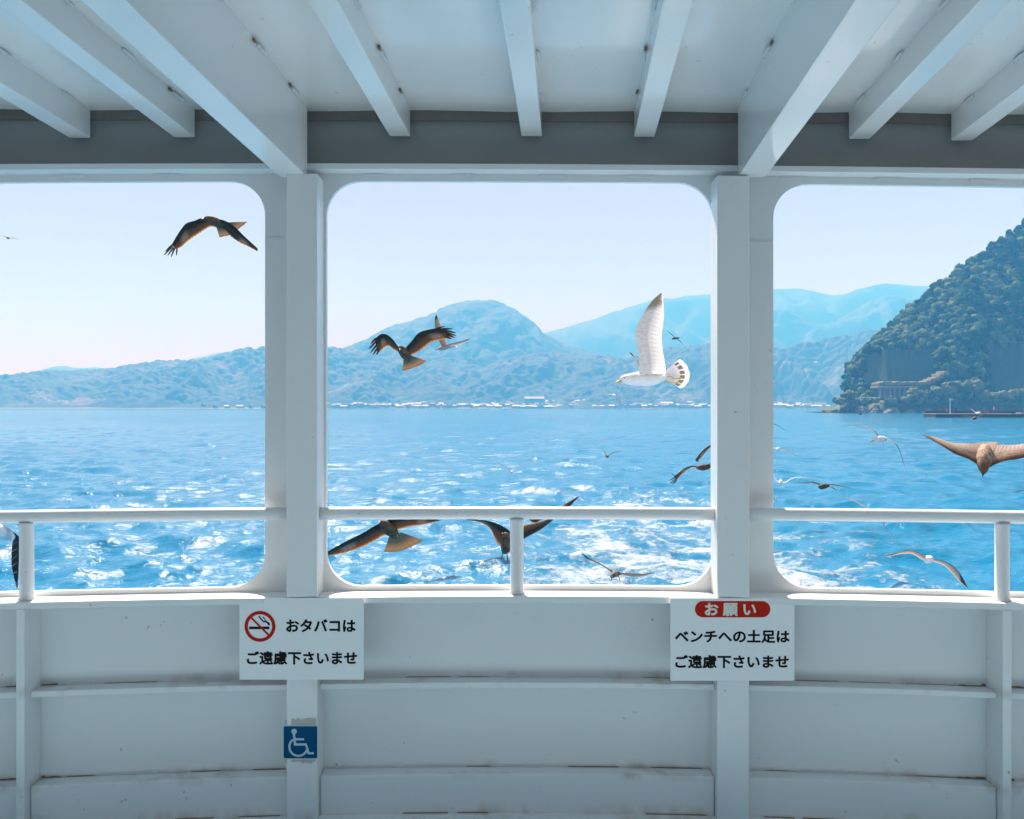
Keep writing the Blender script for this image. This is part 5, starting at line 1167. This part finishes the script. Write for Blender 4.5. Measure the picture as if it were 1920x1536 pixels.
bird('kite', 'brown kite with splayed wingtip feathers at the left side of the right pillar', 17,
  [(1306, 877, -8, 1.5), (1311, 877, -4, 4.5), (1318.5, 876.5, 2, 6.2), (1326, 875.5, 10, 5), (1332, 874.5, 20, 2.5)],
  [dict(le=[(1314, 873, 0), (1309, 874.2, 0), (1298, 873.3, -2), (1286, 877, -2), (1275.6, 884.2, 0), (1264, 894, 4)], te=[(1317, 877, 16), (1309.5, 877.4, 17), (1298.5, 876.4, 17), (1289, 881, 16), (1279.5, 889, 15), (1269, 900, 13)], nf=13),
   thin([(1322, 873, 0), (1332, 869, 0), (1344, 868, 0), (1360, 873, 2), (1376, 882, 4)], 18, 2)],
  KM, tail=([(1330, 873.5, 20), (1332, 876, 20)], [(1338, 872, 42), (1340, 879, 42)]),
  fingers=[((1267, 893, 3), (1258, 888, 6), 1.6), ((1267, 894, 3), (1254.7, 901, 6), 2), ((1267, 897, 5), (1255.4, 907.6, 8), 2), ((1268, 899, 7), (1260, 909.5, 10), 2), ((1269, 899, 9), (1264, 907, 12), 2)], group=KG)
bird('kite', 'dark kite mostly behind the right pillar with only one wingtip showing left of it', 18,
  [(1345, 836, -8, 2), (1349, 834, -3, 5), (1355, 832, 4, 6), (1361, 831, 14, 4), (1366, 830, 24, 2)],
  [dict(le=[(1350, 831, 0), (1340, 831.5, 0), (1330, 835.6, -2), (1320, 842.5, -2), (1310.7, 852.5, 0), (1304, 862, 4)], te=[(1354, 835, 16), (1342, 836, 16), (1331.5, 840, 16), (1322.5, 849, 15), (1315.5, 857.5, 14), (1308, 865, 12)], nf=12),
   thin([(1358, 830, 0), (1368, 826, 0), (1380, 825, 0), (1396, 830, 4)], 18, 2)],
  KM, fingers=[((1306, 860, 4), (1303.5, 864.5, 6), 1.8), ((1307, 862, 6), (1306, 867, 8), 1.8), ((1309, 862, 8), (1308.5, 867, 10), 1.8)], group=KG)
bird('gull', 'gull behind the handrail left of centre, only its thin arched wings showing above', 15, [(808, 957, -8, 1.5), (812, 955, -3, 4), (818, 954, 4, 4.6), (824, 953, 14, 2)],
  [thin([(813, 952, 0), (804, 947.5, 0), (792, 943.6, 0), (778, 941.8, 0), (766, 942.8, 2), (756, 947.5, 6)], 17, 1), thin([(820, 952, 0), (830, 951, 0), (840, 950, 0), (847, 946.5, 0), (850.5, 937, 2)], 17, 1.4)], GM, group=GG)
bird('gull', 'brownish gull gliding in front of the pier wall with level wings', 30, [(1824.5, 785, -6, 1), (1826.5, 784.5, -3, 3.0), (1828.5, 784, 3, 3.0), (1830, 783, 9, 1.2)],
  [thin([(1825.5, 782, 0), (1818, 780, 0), (1810.5, 779, 0), (1803, 779.7, 0), (1795, 783.2, 2)], 9, 1.8), thin([(1829.5, 782.5, 0), (1834, 781, 0), (1841, 777.7, 0), (1850, 775, 2)], 9, 1.8)], GMS, group=GG)
bird('gull', 'small white gull with one raised wing just above the pier deck', 60, [(1832.5, 776, -3, .8), (1834.5, 775, -1, 2), (1836.5, 774, 2, 2), (1838.5, 773.5, 5, .8)],
  [thin([(1833.5, 775.5, 0), (1828.5, 775, 0), (1824, 770.5, 0), (1816, 763.2, 0)], 4, -3, mi=4), thin([(1836.5, 773.5, 0), (1837.5, 771, 0), (1838, 768.5, 0), (1836.5, 767, 0)], 4, 1, mi=1)], [GB, GWU, GT, GWU, GWP], group=GG)
bird('gull', 'tiny white gull arching its wings against the brownish wooded hillside', 48, [(1530.5, 680, -3, .7), (1530.2, 679.3, 0, 1.5), (1530, 678.8, 4, .8)],
  [thin([(1529.5, 679, 0), (1527, 678.2, 0), (1524.5, 680, 0), (1523, 682.5, 0)], 5, 1), thin([(1531, 679, 0), (1533, 678.4, 0), (1535.2, 680, 0), (1536.5, 682, 0)], 5, 1)], [GB, GWP, GT, GWP], group=GG)
bird('gull', 'dark thin gull wing slanting down beside the right pillar against the far hills', 36, [(1441, 703, -4, .8), (1442.5, 702.5, -2, 2.2), (1444.5, 702, 2, 2.2), (1446, 701.5, 6, .8)],
  [thin([(1445, 702, 0), (1449, 707, 0), (1453, 712, 0), (1459, 717.5, 0)], 7, 1.2), thin([(1442, 701, 0), (1437, 697, 0), (1430, 695, 0), (1422, 697, 0)], 7, 1.2)], GMS, group=GG)
#NEXT
